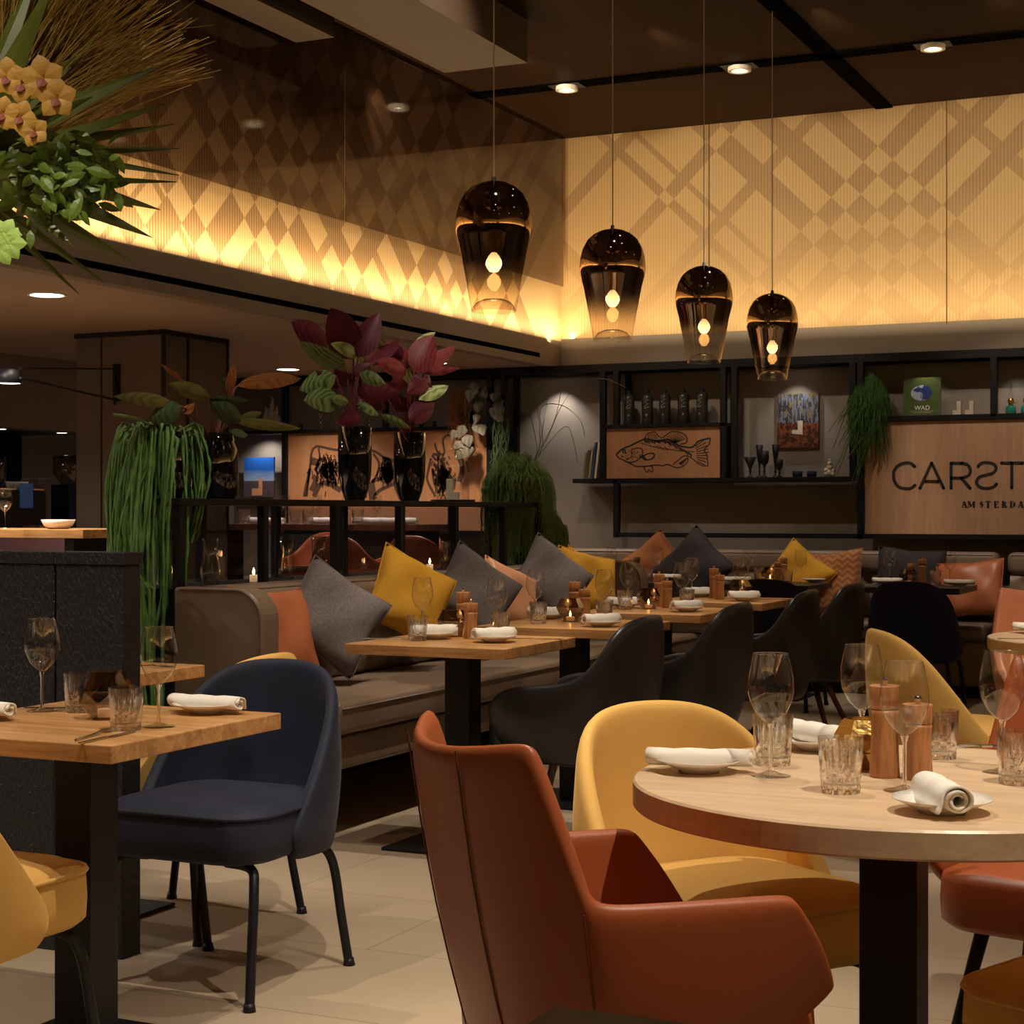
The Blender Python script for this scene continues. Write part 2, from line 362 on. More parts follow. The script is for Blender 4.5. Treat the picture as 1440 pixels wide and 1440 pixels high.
# dark glazing in front of the upper left battens
sg = bpy.data.materials.new('tinted_screen_glass'); sg.use_nodes = True; nt = sg.node_tree; nt.nodes.clear()
oo = nt.nodes.new('ShaderNodeOutputMaterial'); t = N(nt, 'ShaderNodeBsdfTransparent'); t.inputs[0].default_value = (.60, .55, .53, 1)
g = N(nt, 'ShaderNodeBsdfGlossy'); g.inputs['Roughness'].default_value = .05; mx = nt.nodes.new('ShaderNodeMixShader')
nt.links.new(edgef(nt, 1.6), mx.inputs[0]); nt.links.new(t.outputs[0], mx.inputs[1]); nt.links.new(g.outputs[0], mx.inputs[2]); nt.links.new(mx.outputs[0], oo.inputs[0])
bm = nb(); bx(bm, XL + .055, XL + .063, 3, 8.9, 2.95, ZC - .01); bx(bm, XL + .055, XL + .063, 8.92, 12.2, 2.95, ZC - .01)
struct(obj('window_1', bm, sg))
# ceiling tracks, bulkheads
bm = nb(); bx(bm, XL, 4, 10.68, 10.82, ZC - .012, ZC); bx(bm, -2.85, -2.73, 3, YB, ZC - .012, ZC)
struct(obj('trim_5', bm, M['track']))
slab('trim_6', (-4.75, -4.2, 6.5, 9.25, 3.86, ZC), M['ceilbox'])
slab('trim_7', (-5.2, -4.95, 6, 8.3, 3.86, ZC), M['ceilbox'])
def spotfix():
    t = thing('ceiling_spotlight', '', 'ceiling light')
    bm = nb(); lathe(bm, [(.075, 0), (.075, -.03), (.055, -.03), (.04, -.004), (.0, -.004)], 24); obj('housing', bm, M['reflector'], t, smooth=True, bevel=.001)
    bm = nb(); bx(bm, -.11, .11, -.07, .07, -.002, 0.0); obj('mounting_plate', bm, M['black'], t)
    bm = nb(); lathe(bm, [(0, -.012), (.034, -.012), (.034, -.006), (0, -.006)], 20); obj('lens', bm, M['lens'], t)
    return t
SF = Kind(spotfix)
SF((onY(797, 122, 10.75).x, 10.75, ZC - .0122), 0, 'white ceiling spotlight in the black track, nearest the dark left wall', 'ceiling spotlights in the black track')
SF((onY(1040, 93, 10.75).x, 10.75, ZC - .0122), 0, 'white ceiling spotlight in the black track just left of the track crossing', 'ceiling spotlights in the black track')
RECESSED = SF
SF((onY(1312, 60, 10.75).x, 10.75, ZC - .0122), 0, 'white ceiling spotlight in the black track right of the track crossing', 'ceiling spotlights in the black track')
def recess():
    t = thing('recessed_downlight', '', 'ceiling light')
    bm = nb(); lathe(bm, [(.10, 0), (.10, -.006), (.085, -.006), (.085, 0)], 28); obj('rim', bm, M['reflector'], t, smooth=False)
    bm = nb(); lathe(bm, [(0, -.002), (.084, -.002), (.084, -.0005), (0, -.0005)], 28); obj('diffuser', bm, M['lens'], t)
    return t
RD = Kind(recess)
for (px, py), l in (((66, 414), 'bright round downlight in the low ceiling, above the column at the far left'), ((405, 519), 'round downlight in the low ceiling over the cattle panel'), ((612, 510), 'round downlight in the low ceiling behind the maroon plants')):
    x, y = onz(px, py, ZL); RD((x, y, ZL), 0, l, 'downlights in the low ceiling')
# column
cl = thing('square_column', 'square brown clad column with black shadow joints, left of the divider', 'column', (-6.68, 8.97, 0))
bm = nb(); bx(bm, -.33, .33, -.34, .34, 0, ZL - .03); obj('cladding', bm, M['column'], cl)
bm = nb(); bx(bm, -.34, .34, -.35, .35, ZL - .03, ZL)
for sx in (-.135,): bx(bm, sx - .006, sx + .006, -.343, -.33, 1.1, ZL)
bx(bm, -.33, .33, -.343, -.33, 1.09, 1.10); bx(bm, .33, .343, -.34, .34, 1.09, 1.10); bx(bm, .33, .343, -.1, -.088, 1.1, ZL)
bx(bm, .325, .345, -.355, -.335, 0, ZL); bx(bm, .325, .343, .33, .343, 1.1, ZL); obj('joint', bm, M['gapblack'], cl)
# left bar niche
slab('wall_side', (-8.5, -8.3, 5, 10.9, 1.815, ZL), M['wall'])
slab('wall_side_pier', (-8.5, -8.3, 10.9, YB, 0, ZL), M['wall'])
slab('wall_niche', (-9.5, -9.4, 5, 10.9, 0, 1.9), M['gapblack'])
slab('trim_8', (-9.4, -8.5, 5, 10.9, 1.83, 1.86), M['gapblack'])
tag(box('back_bar_counter', (-9.39, -8.35, 6, 10.9, 0, .95), M['blackmatte'], bevel=.005), 'black back bar counter in the dark niche at the far left', 'counter')
for (px, py) in ((8, 607), (93, 612)):
    pass
x, y = -8.75, 10.6; RD((x, y, 1.83), 0, 'small downlight in the dark bar niche, beside the column', 'downlights in the bar niche', .45)
x, y = -8.75, 9.92; RD((x, y, 1.83), 0, 'small downlight in the dark bar niche, at the picture\'s left edge', 'downlights in the bar niche', .45)
# charred timber partition
m, nt, p = nodes('charred_timber'); v = coord(nt, (1, 1, .35)); vo = N(nt, 'ShaderNodeTexVoronoi', Scale=120); vo.feature = 'DISTANCE_TO_EDGE'; nt.links.new(v, vo.inputs['Vector'])
vo2 = N(nt, 'ShaderNodeTexVoronoi', Scale=260); nt.links.new(coord(nt, (1, 1, .3)), vo2.inputs['Vector'])
p.inputs['Base Color'].default_value = (.011, .011, .015, 1); p.inputs['Roughness'].default_value = .45
bump(nt, p, mth(nt, 'ADD', mth(nt, 'MINIMUM', mth(nt, 'MULTIPLY', vo.outputs[0], 8), 1.0), mth(nt, 'MULTIPLY', vo2.outputs[0], .35)), .5, .004); charm = m
pt = thing('charred_wood_partition', 'low partition of charred black timber planks behind the left table', 'partition', (-3.9, 3.86, 0))
bm = nb(); x = .955; 
for i, w in enumerate((.235, .205, .25, .19, .22, .24, .2)):
    bx(bm, x - w + .006, x - .001, -.04, .04, 0, 1.075); x -= w
obj('plank_cladding', bm, charm, pt, bevel=.003)
bm = nb(); bx(bm, -.6, .95, -.03, .03, 0, 1.07); obj('core', bm, M['gapblack'], pt)
bm = nb(); x = .96
for i, w in enumerate((.24, .205, .25, .19, .22, .24, .2)): bx(bm, x - w + .002, x, -.045, .045, 1.075, 1.11); x -= w
obj('cap', bm, charm, pt, bevel=.003)

# ================================================================== SHELL CHAIRS
def shell(cols, rows=7, bulge=.02, power=1.0):
    """cols: right half columns from arm front to back centre: (bottom xyz, top xyz)"""
    full = [(Vector(b), Vector(t)) for b, t in cols]
    full = full + [(Vector((-b.x, b.y, b.z)), Vector((-t.x, t.y, t.z))) for b, t in full[-2::-1]]
    bm = nb(); g = []
    for b, t in full:
        nrm = Vector((b.x + t.x, b.y + t.y, 0)); nrm = nrm.normalized() if nrm.length else Vector((0, -1, 0))
        g.append([bm.verts.new(b.lerp(t, (k / (rows - 1)) ** power) + nrm * bulge * math.sin(PI * k / (rows - 1))) for k in range(rows)])
    for a, b in zip(g, g[1:]):
        for k in range(rows - 1): bm.faces.new([a[k], b[k], b[k + 1], a[k + 1]])
    return bm
def rim_path(cols, rows=7, bulge=.0):
    t = [Vector(c[1]) for c in cols]; t = t + [Vector((-v.x, v.y, v.z)) for v in t[-2::-1]]
    return t
def cushion_pad(w, d, z0, z1, r=.1, dome=.02, taper=0, yc=0):
    """upholstered seat pad with domed top"""
    bm = nb(); base = rrect(w, d, r, 5); rings = []
    prof = [(0.93, z0), (1.0, z0 + .015), (1.01, (z0 + z1) / 2), (1.0, z1 - .012), (.985, z1), (.85, z1 + dome * .55), (.6, z1 + dome * .9), (.3, z1 + dome), ]
    for s, z in prof:
        rings.append([bm.verts.new((x * s * (1 + taper * y / d), y * s + yc, z)) for x, y in base])
    for a, b in zip(rings, rings[1:]):
        for k in range(len(a)): bm.faces.new([a[k], a[(k + 1) % len(a)], b[(k + 1) % len(a)], b[k]])
    bm.faces.new(rings[0][::-1]); bm.faces.new(rings[-1]); return bm
def ring_tube(w, d, r, z, tr, taper=0, yc=0):
    bm = nb(); pts = [(x * (1 + taper * y / d), y + yc, z) for x, y in rrect(w, d, r, 5)]; pts.append(pts[0]); tube(bm, pts, tr, 6, cap=False); return bm
def velvet(mat):
    def f():
        t = thing('velvet_chair', '', 'chair')
        obj('seat', cushion_pad(.49, .48, .345, .465, .11, .03, .06, .01), mat, t, smooth=True)
        obj('piping', ring_tube(.492, .482, .11, .462, .0055, .06, .01), mat, t, smooth=True)
        cols = [((.228, .04, .335), (.236, .06, .40)), ((.234, -.02, .33), (.243, .0, .475)), ((.235, -.08, .325), (.244, -.08, .585)),
                ((.225, -.15, .32), (.230, -.165, .70)), ((.195, -.205, .32), (.192, -.235, .775)), ((.13, -.235, .32), (.125, -.278, .806)), ((.06, -.248, .32), (.055, -.298, .814)), ((0, -.25, .32), (0, -.302, .815))]
        b = obj('backrest', shell(cols, 8, .018), mat, t, smooth=True, solid=.035, soff=0, sub=2)
        for sx, sy in ((1, 1), (-1, 1), (1, -1), (-1, -1)):
            bm = nb(); y0 = .16 if sy > 0 else -.15
            tube(bm, curve([(sx * .12, y0, .338), (sx * .20, y0 + sy * .01, .33), (sx * .225, y0 + sy * .035, .28), (sx * .235, y0 + sy * .06, .14), (sx * .245, y0 + sy * .085, .0)], 5), [.0125] * 20 + [.0125], 10)
            tube(bm, [(sx * .2445, y0 + sy * .084, .02), (sx * .245, y0 + sy * .085, 0)], [.0135, .017], 10)
            obj('leg', bm, M['black'], t, smooth=True)
        return t
    return f
def wing(mat):
    def f():
        t = thing('wing_armchair', '', 'chair')
        cols = [((.24, .24, .51), (.285, .15, .655)), ((.235, .235, .495), (.285, .135, .662)), ((.235, .10, .40), (.285, .08, .664)), ((.22, -.04, .345), (.28, -.10, .666)), ((.21, -.09, .335), (.272, -.16, .668)), ((.206, -.10, .334), (.270, -.174, .69)), ((.204, -.11, .333), (.266, -.186, .73)),
                ((.185, -.14, .33), (.243, -.232, .875)), ((.175, -.15, .33), (.236, -.242, .893)), ((.163, -.16, .33), (.222, -.252, .897)), ((.13, -.18, .33), (.175, -.278, .889)), ((.07, -.195, .33), (.09, -.312, .877)), ((0, -.20, .33), (0, -.322, .874))]
        obj('shell', shell(cols, 7, .012, 1), mat, t, smooth=True, solid=.032, soff=0, sub=2)
        bm = nb()
        for sx in (1, -1):
            tube(bm, [Vector((sx * .208, -.10, .335)).lerp(Vector((sx * .270, -.172, .655)), k / 6) + Vector((sx, -1, 0)) * (.009 + .008 * math.sin(PI * k / 6)) for k in range(7)], .0018, 4)
            tube(bm, [Vector((sx * .10, -.188, .33)).lerp(Vector((sx * .12, -.301, .872)), k / 6) + Vector((0, -1, 0)) * (.016 + .012 * math.sin(PI * k / 6)) for k in range(7)], .0015, 4)
        obj('seam', bm, M['taupe_d'] if mat != M['cognac'] else plain('dark_leather_seam', (.17, .04, .015), .6), t)
        obj('seat', cushion_pad(.45, .47, .36, .47, .09, .025, .04, .02), mat, t, smooth=True)
        for sx, sy in ((1, 1), (-1, 1), (1, -1), (-1, -1)):
            bm = nb(); tube(bm, [(sx * .15, sy * .14, .36), (sx * .22, sy * .22, 0)], [.016, .010], 10); obj('leg', bm, M['black'], t, smooth=True)
        return t
    return f
def round_arm():
    t = thing('black_leather_armchair', '', 'chair'); mat = M['blackleather']
    cols = [((.14, .16, .345), (.26, .21, .52)), ((.20, .12, .335), (.285, .165, .592)), ((.22, .04, .33), (.292, .06, .612)), ((.22, -.05, .325), (.288, -.08, .618)), ((.21, -.13, .32), (.276, -.17, .655)),
            ((.18, -.19, .32), (.25, -.235, .765)), ((.12, -.225, .32), (.205, -.27, .83)), ((.06, -.24, .32), (.11, -.305, .853)), ((0, -.245, .32), (0, -.315, .856))]
    obj('shell', shell(cols, 7, .03), mat, t, smooth=True, solid=.036, soff=0, sub=2)
    obj('seat', cushion_pad(.44, .46, .36, .475, .1, .03, .04, .03), mat, t, smooth=True)
    bm = nb(); prism(bm, rrect(.36, .36, .1), .318, .345); obj('underframe', bm, M['black'], t)
    for sx, sy in ((1, 1), (-1, 1), (1, -1), (-1, -1)):
        bm = nb(); tube(bm, [(sx * .09, sy * .09, .34), (sx * .235, sy * .225, 0)], [.018, .011], 10); obj('leg', bm, M['walnut'], t, smooth=True)
    return t
YC, NC, NC2, WC, PC, BC = Kind(velvet(M['yellow'])), Kind(velvet(M['navy'])), Kind(velvet(M['navy2'])), Kind(wing(M['cognac'])), Kind(wing(M['pink'])), Kind(round_arm)
def face(dx, dy): return math.atan2(dy, dx) - PI / 2
gv = 'velvet dining chairs'; ga = 'leather armchairs'
NC((-2.605, 3.80, 0), PI, 'navy velvet chair at the left oak table, in front of the bench end', gv)
YC((-2.60, 2.745, 0), 0, 'mustard velvet chair cut off by the lower left picture edge', gv)
YC((-3.03, 4.25, 0), PI / 2, 'mustard velvet chair mostly hidden behind the navy one', gv)
YC((-1.075, 3.335, 0), face(.80, -.60), 'mustard velvet chair behind the cognac wing chair, seat tucked under the round table', gv)
YC((-1.14, 6.17, 0), face(.86, .51), 'mustard velvet chair seen from behind at the far round table', gv)
YC((-.221, 2.919, 0), face(-.92, .38), 'mustard velvet seat in shadow at the lower right corner below the round table', gv)
NC2((-2.19, 10.52, 0), 0, 'dark navy velvet chair seen from behind at the black table under the big sign', gv)
NC2((-3.05, 10.50, 0), 0, 'dark navy velvet chair behind the farthest oak table, at the middle black table', gv)
NC2((-.03, 2.08, 0), face(-.75, -.65), 'navy velvet chair whose edge just shows at the bottom right corner', gv)
WC((-1.0, 2.56, 0), face(.70, .71), 'large cognac leather wing chair in the front, its back to the picture', ga)
WC((-.45, 3.80, 0), face(-.22, -.97), 'cognac leather wing chair on the far side of the front round table', ga)
PC((-.95, 7.50, 0), face(.25, -.97), 'cognac leather wing chair, coloured as lit pink, behind the far round table', ga)
for (x, y, r, l) in ((-2.47, 5.82, .02, 'nearest, at the first oak table'), (-2.44, 6.83, 0, 'second from the front, beside the second oak table'), (-2.50, 8.12, .03, 'third from the front, by the third oak table'), (-2.52, 9.12, 0, 'farthest of the four, by the last oak table')):
    BC((x, y, 0), PI / 2 + r, 'black leather armchair ' + l, 'black leather armchairs along the bench tables')

# ================================================================== TABLES
def sq_table(mat, w=.63, d=.63, h=.75, th=.038, col=.1, plate=.44, name='dining_table'):
    def f():
        t = thing(name, '', 'table')
        box('tabletop', (-w / 2, w / 2, -d / 2, d / 2, h - th, h), mat, t, bevel=.003)
        box('column', (-col / 2, col / 2, -col / 2, col / 2, .012, h - th), M['black'], t, bevel=.003)
        box('base_plate', (-plate / 2, plate / 2, -plate / 2, plate / 2, 0, .012), M['black'], t, bevel=.002)
        return t
    return f
OT = Kind(sq_table(M['oak_x'])); g = 'square oak tables'
TX = -2.835
OT((TX, 5.67, 0), 0, 'square oak table nearest along the bench, with open floor before it', g)
OT((TX, 6.725, 0), 0, 'second square oak table along the bench', g)
OT((TX - .02, 7.81, 0), 0, 'third square oak table along the bench', g)
OT((TX - .05, 8.88, 0), 0, 'fourth and farthest square oak table along the bench', g)
OT((-2.51, 3.125, 0), 0, 'large square oak table at the left edge before the charred partition', g)
o = Kind(sq_table(M['oak_x'], .64, .47))((-3.42, 4.19, 0), 0, 'oak table mostly hidden behind the charred partition, one corner showing', g)
DT = Kind(sq_table(M['darktop'], .62, .62)); g = 'black square tables by the back wall'
DT((-2.29, 11.07, 0), 0, 'black square table under the big sign, set for two', g)
DT((-3.24, 11.07, 0), 0, 'middle black square table before the patterned rust cushion', g)
DT((-4.30, 11.07, 0), 0, 'black square table farthest left along the back bench', g)
x, y = onz(780, 1412); Kind(sq_table(M['greytop'], .7, .7))((x + .35, y - .352, 0), 0, 'grey table top corner at the bottom edge before the cognac chair', 'tables')
def rtable():
    t = thing('round_table', '', 'table')
    bm = nb(); lathe(bm, [(0, .703), (.474, .703), (.478, .707), (.478, .746), (.474, .75), (0, .75)], 96); o = obj('tabletop', bm, M['ash'], t)
    box('column', (-.05, .05, -.05, .05, .012, .703), M['black'], t, bevel=.003)
    bm = nb(); lathe(bm, [(0, 0), (.27, 0), (.27, .012), (0, .012)], 48); obj('base_plate', bm, M['black'], t)
    return t
RT = Kind(rtable)
RX, RY = -.648, 3.03
RT((RX, RY, 0), 0, 'large round pale oak table in the front right', 'round pale oak tables')
kids_ = [o for o in C.objects if o.name.startswith('column') and o.parent and o.parent.name == 'round_table']; kids_[0].location = (-.02, -.01, 0)
RT((-.66, 6.79, 0), 0, 'round pale oak table at the right edge, before the pink-lit cognac chair', 'round pale oak tables')
# high tables and stools beyond the divider
def hightable(w, d):
    def f():
        t = thing('high_table', '', 'table')
        box('tabletop', (-w / 2, w / 2, -d / 2, d / 2, 1.085, 1.13), M['walnut'] if w > 1.6 else M['oak_x'], t, bevel=.003)
        for sx in (-1, 1): box('leg', (sx * (w / 2 - .13) - .03, sx * (w / 2 - .13) + .03, -d / 2 + .05, d / 2 - .05, 0, 1.085), M['black'], t)
        return t
    return f
o = Kind(hightable(1.5, .7))((-6.45, 7.42, 0), 0, 'high wooden bar table at the far left, carrying a white bowl', 'high tables')
o = Kind(hightable(2.0, .6))((-6.85, 11.25, 0), 0, 'high dark wooden table set with napkins, seen through the divider', 'high tables')
def stool():
    t = thing('bar_stool', '', 'stool'); mat = M['cognac']
    cols = [((.18, .15, .72), (.22, .12, .86)), ((.2, .0, .70), (.235, -.02, .875)), ((.19, -.12, .69), (.225, -.13, .90)), ((.15, -.19, .69), (.18, -.21, 1.02)), ((.07, -.21, .69), (.09, -.25, 1.06)), ((0, -.215, .69), (0, -.255, 1.065))]
    obj('shell', shell(cols, 6, .015), mat, t, smooth=True, solid=.03, soff=0, sub=1)
    obj('seat', cushion_pad(.40, .40, .71, .78, .09, .02), mat, t, smooth=True)
    for sx in (-1, 1):
        for sy in (-1, 1):
            bm = nb(); tube(bm, [(sx * .13, sy * .13, .71), (sx * .2, sy * .2, 0)], .012, 8); obj('leg', bm, M['black'], t)
    bm = nb(); p = [(sx * .175, sy * .175, .28) for sx, sy in ((1, 1), (-1, 1), (-1, -1), (1, -1), (1, 1))]; tube(bm, p, .008, 6); obj('footrest', bm, M['black'], t)
    return t
BS = Kind(stool); g = 'cognac bar stools at the high table'
BS((onY(428, 757, 11.6).x, 11.72, 0), PI, 'cognac leather bar stool behind the high table, left of the two vases', g)
BS((onY(573, 757, 11.7).x, 11.72, 0), PI, 'cognac leather bar stool behind the high table, under the second vase', g)
BS((onY(598, 757, 10.7).x, 10.72, 0), 0, 'cognac leather bar stool seen from behind, on the near side of the high table', g)
BS((onY(500, 757, 10.7).x - .05, 10.72, 0), 0, 'cognac leather bar stool in shadow below the first vase', g)

# ================================================================== BANQUETTES
def tuft_back(L, z0, z1, depth=.05, nx=None, nz=2):
    """pad along local x (length L), bulging toward -y, diamond tufted"""
    nx = nx or max(2, int(L / .24)); gx, gz = nx * 10, 18; bm = nb(); G = []
    but = [((i + (.5 if j % 2 else 0)) / nx * L, (j + .6) / (nz + .2)) for j in range(nz) for i in range(nx + 1)]
    for i in range(gx + 1):
        row = []
        for k in range(gz + 1):
            x = i / gx * L; s = k / gz; h = depth * (1 - abs(2 * s - 1) ** 4)
            for bx_, bs in but:
                d2 = ((x - bx_) / .055) ** 2 + ((s - bs) * (z1 - z0) / .05) ** 2
                h -= depth * .65 * math.exp(-d2)
            row.append(bm.verts.new((x, -h, z0 + s * (z1 - z0))))
        G.append(row)
    for a, b in zip(G, G[1:]):
        for k in range(gz): bm.faces.new([a[k], b[k], b[k + 1], a[k + 1]])
    return bm
def pad(dims, mat, name, parent, r=.04):
    bm = nb(); bx(bm, *dims); return obj(name, bm, mat, parent, smooth=True, bevel=r, seg=5)
# along the divider (faces +x); local frame: origin (-4.02, 5.5), local x = world y, local -y = world +x
B1 = thing('banquette', 'long taupe leather banquette with tufted back below the glass divider', 'banquette', (-4.0, 5.52, 0), PI / 2)
L = 4.12
pad((0.02, L, -.72, -.03, .385, .51), M['taupe'], 'seat_cushion', B1, .028)
pad((0.03, L - .01, -.69, -.02, .25, .38), M['taupe'], 'seat_base', B1, .02)
bm = nb(); pts = rrect(L - .04, .6, .03, 3); tube(bm, [(0.04, -.721, .484), (L-.02, -.721, .484)], .005, 6); tube(bm, [(0.05, -.693, .372), (L-.03, -.693, .372)], .004, 6); obj('piping', bm, M['taupe_d'], B1, smooth=True)
tb = obj('tufted_backrest', tuft_back(L - .3, .50, .80, .085), M['taupe'], B1, smooth='keep' and True); tb.location = (.14, -.155, 0)
pad((.0, L, -.24, -.0, .74, .93), M['taupe'], 'top_bolster', B1, .05)
box('back_panel', (.02, L - .02, -.1, 0, .25, .85), M['taupe'], B1, bevel=.01)
bm = nb(); tube(bm, [(.05, -.222, .93 - .012), (L - .05, -.222, .918)], .004, 6); obj('top_piping', bm, M['taupe_d'], B1)
def arm(x0, x1):
    bm = nb(); P = [(-.405, .235), (-.405, .80)] + [(-.285 - .12 * math.cos(a), .81 + .12 * math.sin(a)) for a in [k * PI / 16 for k in range(9)]] + [(0, .93), (0, .235)]
    a = [bm.verts.new((x0, y, z)) for y, z in P]; b = [bm.verts.new((x1, y, z)) for y, z in P]; n = len(P)
    bm.faces.new(a); bm.faces.new(b[::-1])
    for i in range(n): bm.faces.new([a[i], b[i], b[(i + 1) % n], a[(i + 1) % n]])
    return obj('arm', bm, M['taupe'], B1, bevel=.014, seg=4)
arm(-.02, .10); arm(L - .10, L + .02)
bm = nb()
for xx in (-.022, .10, L - .10): tube(bm, [(xx, -.395, .3), (xx, -.397, .79)] + [(xx, -.285 - .112 * math.cos(a), .81 + .112 * math.sin(a)) for a in [k * PI / 16 for k in range(9)]] + [(xx, -.03, .922)], .004, 6)
obj('arm_piping', bm, M['taupe_d'], B1)
for xx in (.06, .95, 1.95, 2.95, L - .06):
    for yy in (-.62, -.1): box('leg', (xx - .02, xx + .02, yy - .02, yy + .02, 0, .255), M['black'], B1)
def back_bench(x0, x1, label):
    t = thing('banquette', label, 'banquette', (x0, 12.02, 0)); L = x1 - x0
    pad((0, L, -.60, -.0, .38, .49), M['taupe'], 'seat_cushion', t, .03)
    pad((.01, L - .01, -.56, -.0, .08, .375), M['taupe'], 'seat_base', t, .02)
    o = obj('tufted_backrest', tuft_back(L - .04, .49, .83, .07), M['taupe'], t, smooth=True); o.location = (.02, -.1, 0)
    pad((0, L, -.17, 0, .80, .95), M['taupe'], 'top_bolster', t, .045)
    bm = nb(); tube(bm, [(.03, -.165, .93), (L - .03, -.165, .93)], .004, 6); tube(bm, [(.03, -.602, .46), (L - .03, -.602, .46)], .005, 6); obj('piping', bm, M['taupe_d'], t)
    box('plinth', (.03, L - .03, -.5, 0, 0, .08), M['black'], t); return t
back_bench(-5.1, -1.93, 'long taupe leather banquette along the back wall below the shelves')
back_bench(-1.87, .6, 'taupe leather banquette section at the right edge of the back wall')

# ================================================================== CUSHIONS
def pillow(w, h, th=.15, mat=None, piping=True, seed=0, leather=False):
    def f():
        random.seed(seed); t = thing('throw_cushion', '', 'cushion'); n = 18; bm = nb()
        for s in (1, -1):
            G = []
            for i in range(n + 1):
                r = []
                for k in range(n + 1):
                    u = 2 * i / n - 1; v = 2 * k / n - 1
                    pin = 1 - .10 * (1 - abs(u * v)) * (max(abs(u), abs(v)) ** 3)
                    q = max(0, (1 - u ** 4) * (1 - v ** 4)) ** .55
                    wr = .012 * math.sin(5 * u + seed) * math.sin(4 * v + seed * 2) * q
                    r.append(bm.verts.new((u * w / 2 * pin, -s * (th / 2 * q + (wr if s > 0 else 0)), v * h / 2 * pin)))
                G.append(r)
            for a, b in zip(G, G[1:]):
                for k in range(n):
                    bm.faces.new([a[k], b[k], b[k + 1], a[k + 1]] if s > 0 else [a[k], a[k + 1], b[k + 1], b[k]])
        bmesh.ops.remove_doubles(bm, verts=bm.verts, dist=.0005)
        obj('cushion_cover', bm, mat, t, smooth=True)
        bm = nb(); P = []
        for u, v in [(-1 + 2 * k / 10, -1) for k in range(10)] + [(1, -1 + 2 * k / 10) for k in range(10)] + [(1 - 2 * k / 10, 1) for k in range(10)] + [(-1, 1 - 2 * k / 10) for k in range(11)]:
            pin = 1 - .10 * (1 - abs(u * v)); P.append((u * w / 2 * pin, 0, v * h / 2 * pin))
        tube(bm, P, .0045, 5, cap=False); obj('seam_edge', bm, mat, t, smooth=True)
        return t
    return f
def put_cushion(kind, px, py, X, roll, lean, yaw, label, group, Y=None, zmin=None, s=None):
    p = onX(px, py, X) if Y is None else onY(px, py, Y)
    o = kind((p.x, p.y, p.z), 0, label, group)
    o.rotation_mode = 'QUATERNION'
    o.rotation_quaternion = (Matrix.Rotation(yaw, 4, 'Z') @ Matrix.Rotation(lean, 4, 'X') @ Matrix.Rotation(roll, 4, 'Y')).to_quaternion()
    return o
g = 'cushions on the long bench'; D = math.radians
GC = Kind(pillow(.385, .385, .14, M['grey_c'], seed=1)); YC_ = Kind(pillow(.38, .38, .14, M['yel_c'], seed=2)); LC = Kind(pillow(.42, .40, .12, M['cog_c'], seed=3)); PCu = Kind(pillow(.34, .34, .12, M['pea_c'], seed=4))
put_cushion(LC, 388, 893, -3.74, D(4), D(-20), D(80), 'cognac leather cushion tucked against the near bench arm', g)
put_cushion(GC, 468, 868, -3.66, D(36), D(-20), D(52), 'large grey woven cushion standing on one corner, nearest on the bench', g)
put_cushion(YC_, 576, 840, -3.66, D(30), D(-20), D(58), 'mustard linen cushion on one corner between two grey cushions', g)
put_cushion(GC, 668, 835, -3.66, D(38), D(-20), D(55), 'grey woven cushion behind the first table\'s pepper mills', g)
put_cushion(PCu, 716, 840, -3.64, D(25), D(-22), D(70), 'peach leather cushion between the second and third grey cushions', g)
put_cushion(GC, 775, 817, -3.66, D(40), D(-20), D(55), 'grey woven cushion left of the far mustard cushion', g)
put_cushion(YC_, 826, 822, -3.64, D(14), D(-20), D(60), 'mustard linen cushion at the far end of the long bench', g)
m, nt, p = nodes('rust_patterned_velvet'); v = coord(nt, (1, 1, 1)); sp = nt.nodes.new('ShaderNodeSeparateXYZ'); nt.links.new(v, sp.inputs[0])
zz = mth(nt, 'ADD', sp.outputs[2], mth(nt, 'MULTIPLY', mth(nt, 'PINGPONG', sp.outputs[0], .035), .9)); w = mth(nt, 'GREATER_THAN', mth(nt, 'FRACT', mth(nt, 'MULTIPLY', zz, 22)), .55)
nt.links.new(mixc(nt, mth(nt, 'MULTIPLY', w, mth(nt, 'ADD', .4, noise(nt, v, 30, 2))), (.24, .075, .014), (.40, .16, .045)), p.inputs['Base Color']); p.inputs['Roughness'].default_value = .8; p.inputs['Sheen Weight'].default_value = .3
M['rustp'] = m
RC = Kind(pillow(.46, .46, .14, M['rustp'], seed=5)); RC2 = Kind(pillow(.40, .40, .13, M['rust_c'], seed=6)); DC = Kind(pillow(.46, .46, .14, M['dark_c'], seed=7)); OC = Kind(pillow(.40, .40, .13, M['yel_c'], seed=8)); LC2 = Kind(pillow(.45, .38, .12, M['cog_c'], seed=9))
g = 'cushions on the back bench'
put_cushion(OC, 782, 797, 0, D(40), D(-12), D(8), 'ochre cushion almost hidden behind the hanging green plant', g, Y=11.72)
put_cushion(RC2, 920, 797, 0, D(50), D(-16), D(5), 'rust velvet cushion on one corner behind the pepper mills', g, Y=11.80)
put_cushion(DC, 975, 800, 0, D(42), D(-18), D(-4), 'charcoal cushion standing on one corner beside the rust cushion', g, Y=11.60)
put_cushion(OC, 1120, 812, 0, D(38), D(-16), D(5), 'ochre cushion on one corner beside the patterned rust cushion', g, Y=11.62)
put_cushion(RC, 1168, 820, 0, D(-6), D(-16), D(-5), 'large rust velvet cushion with a woven zigzag pattern', g, Y=11.72)
put_cushion(DC, 1278, 818, 0, D(4), D(-14), D(0), 'charcoal cushion behind the table under the big sign', g, Y=11.78)
put_cushion(LC2, 1365, 828, 0, D(-6), D(-16), D(-4), 'cognac leather cushion at the right end of the back bench', g, Y=11.70)
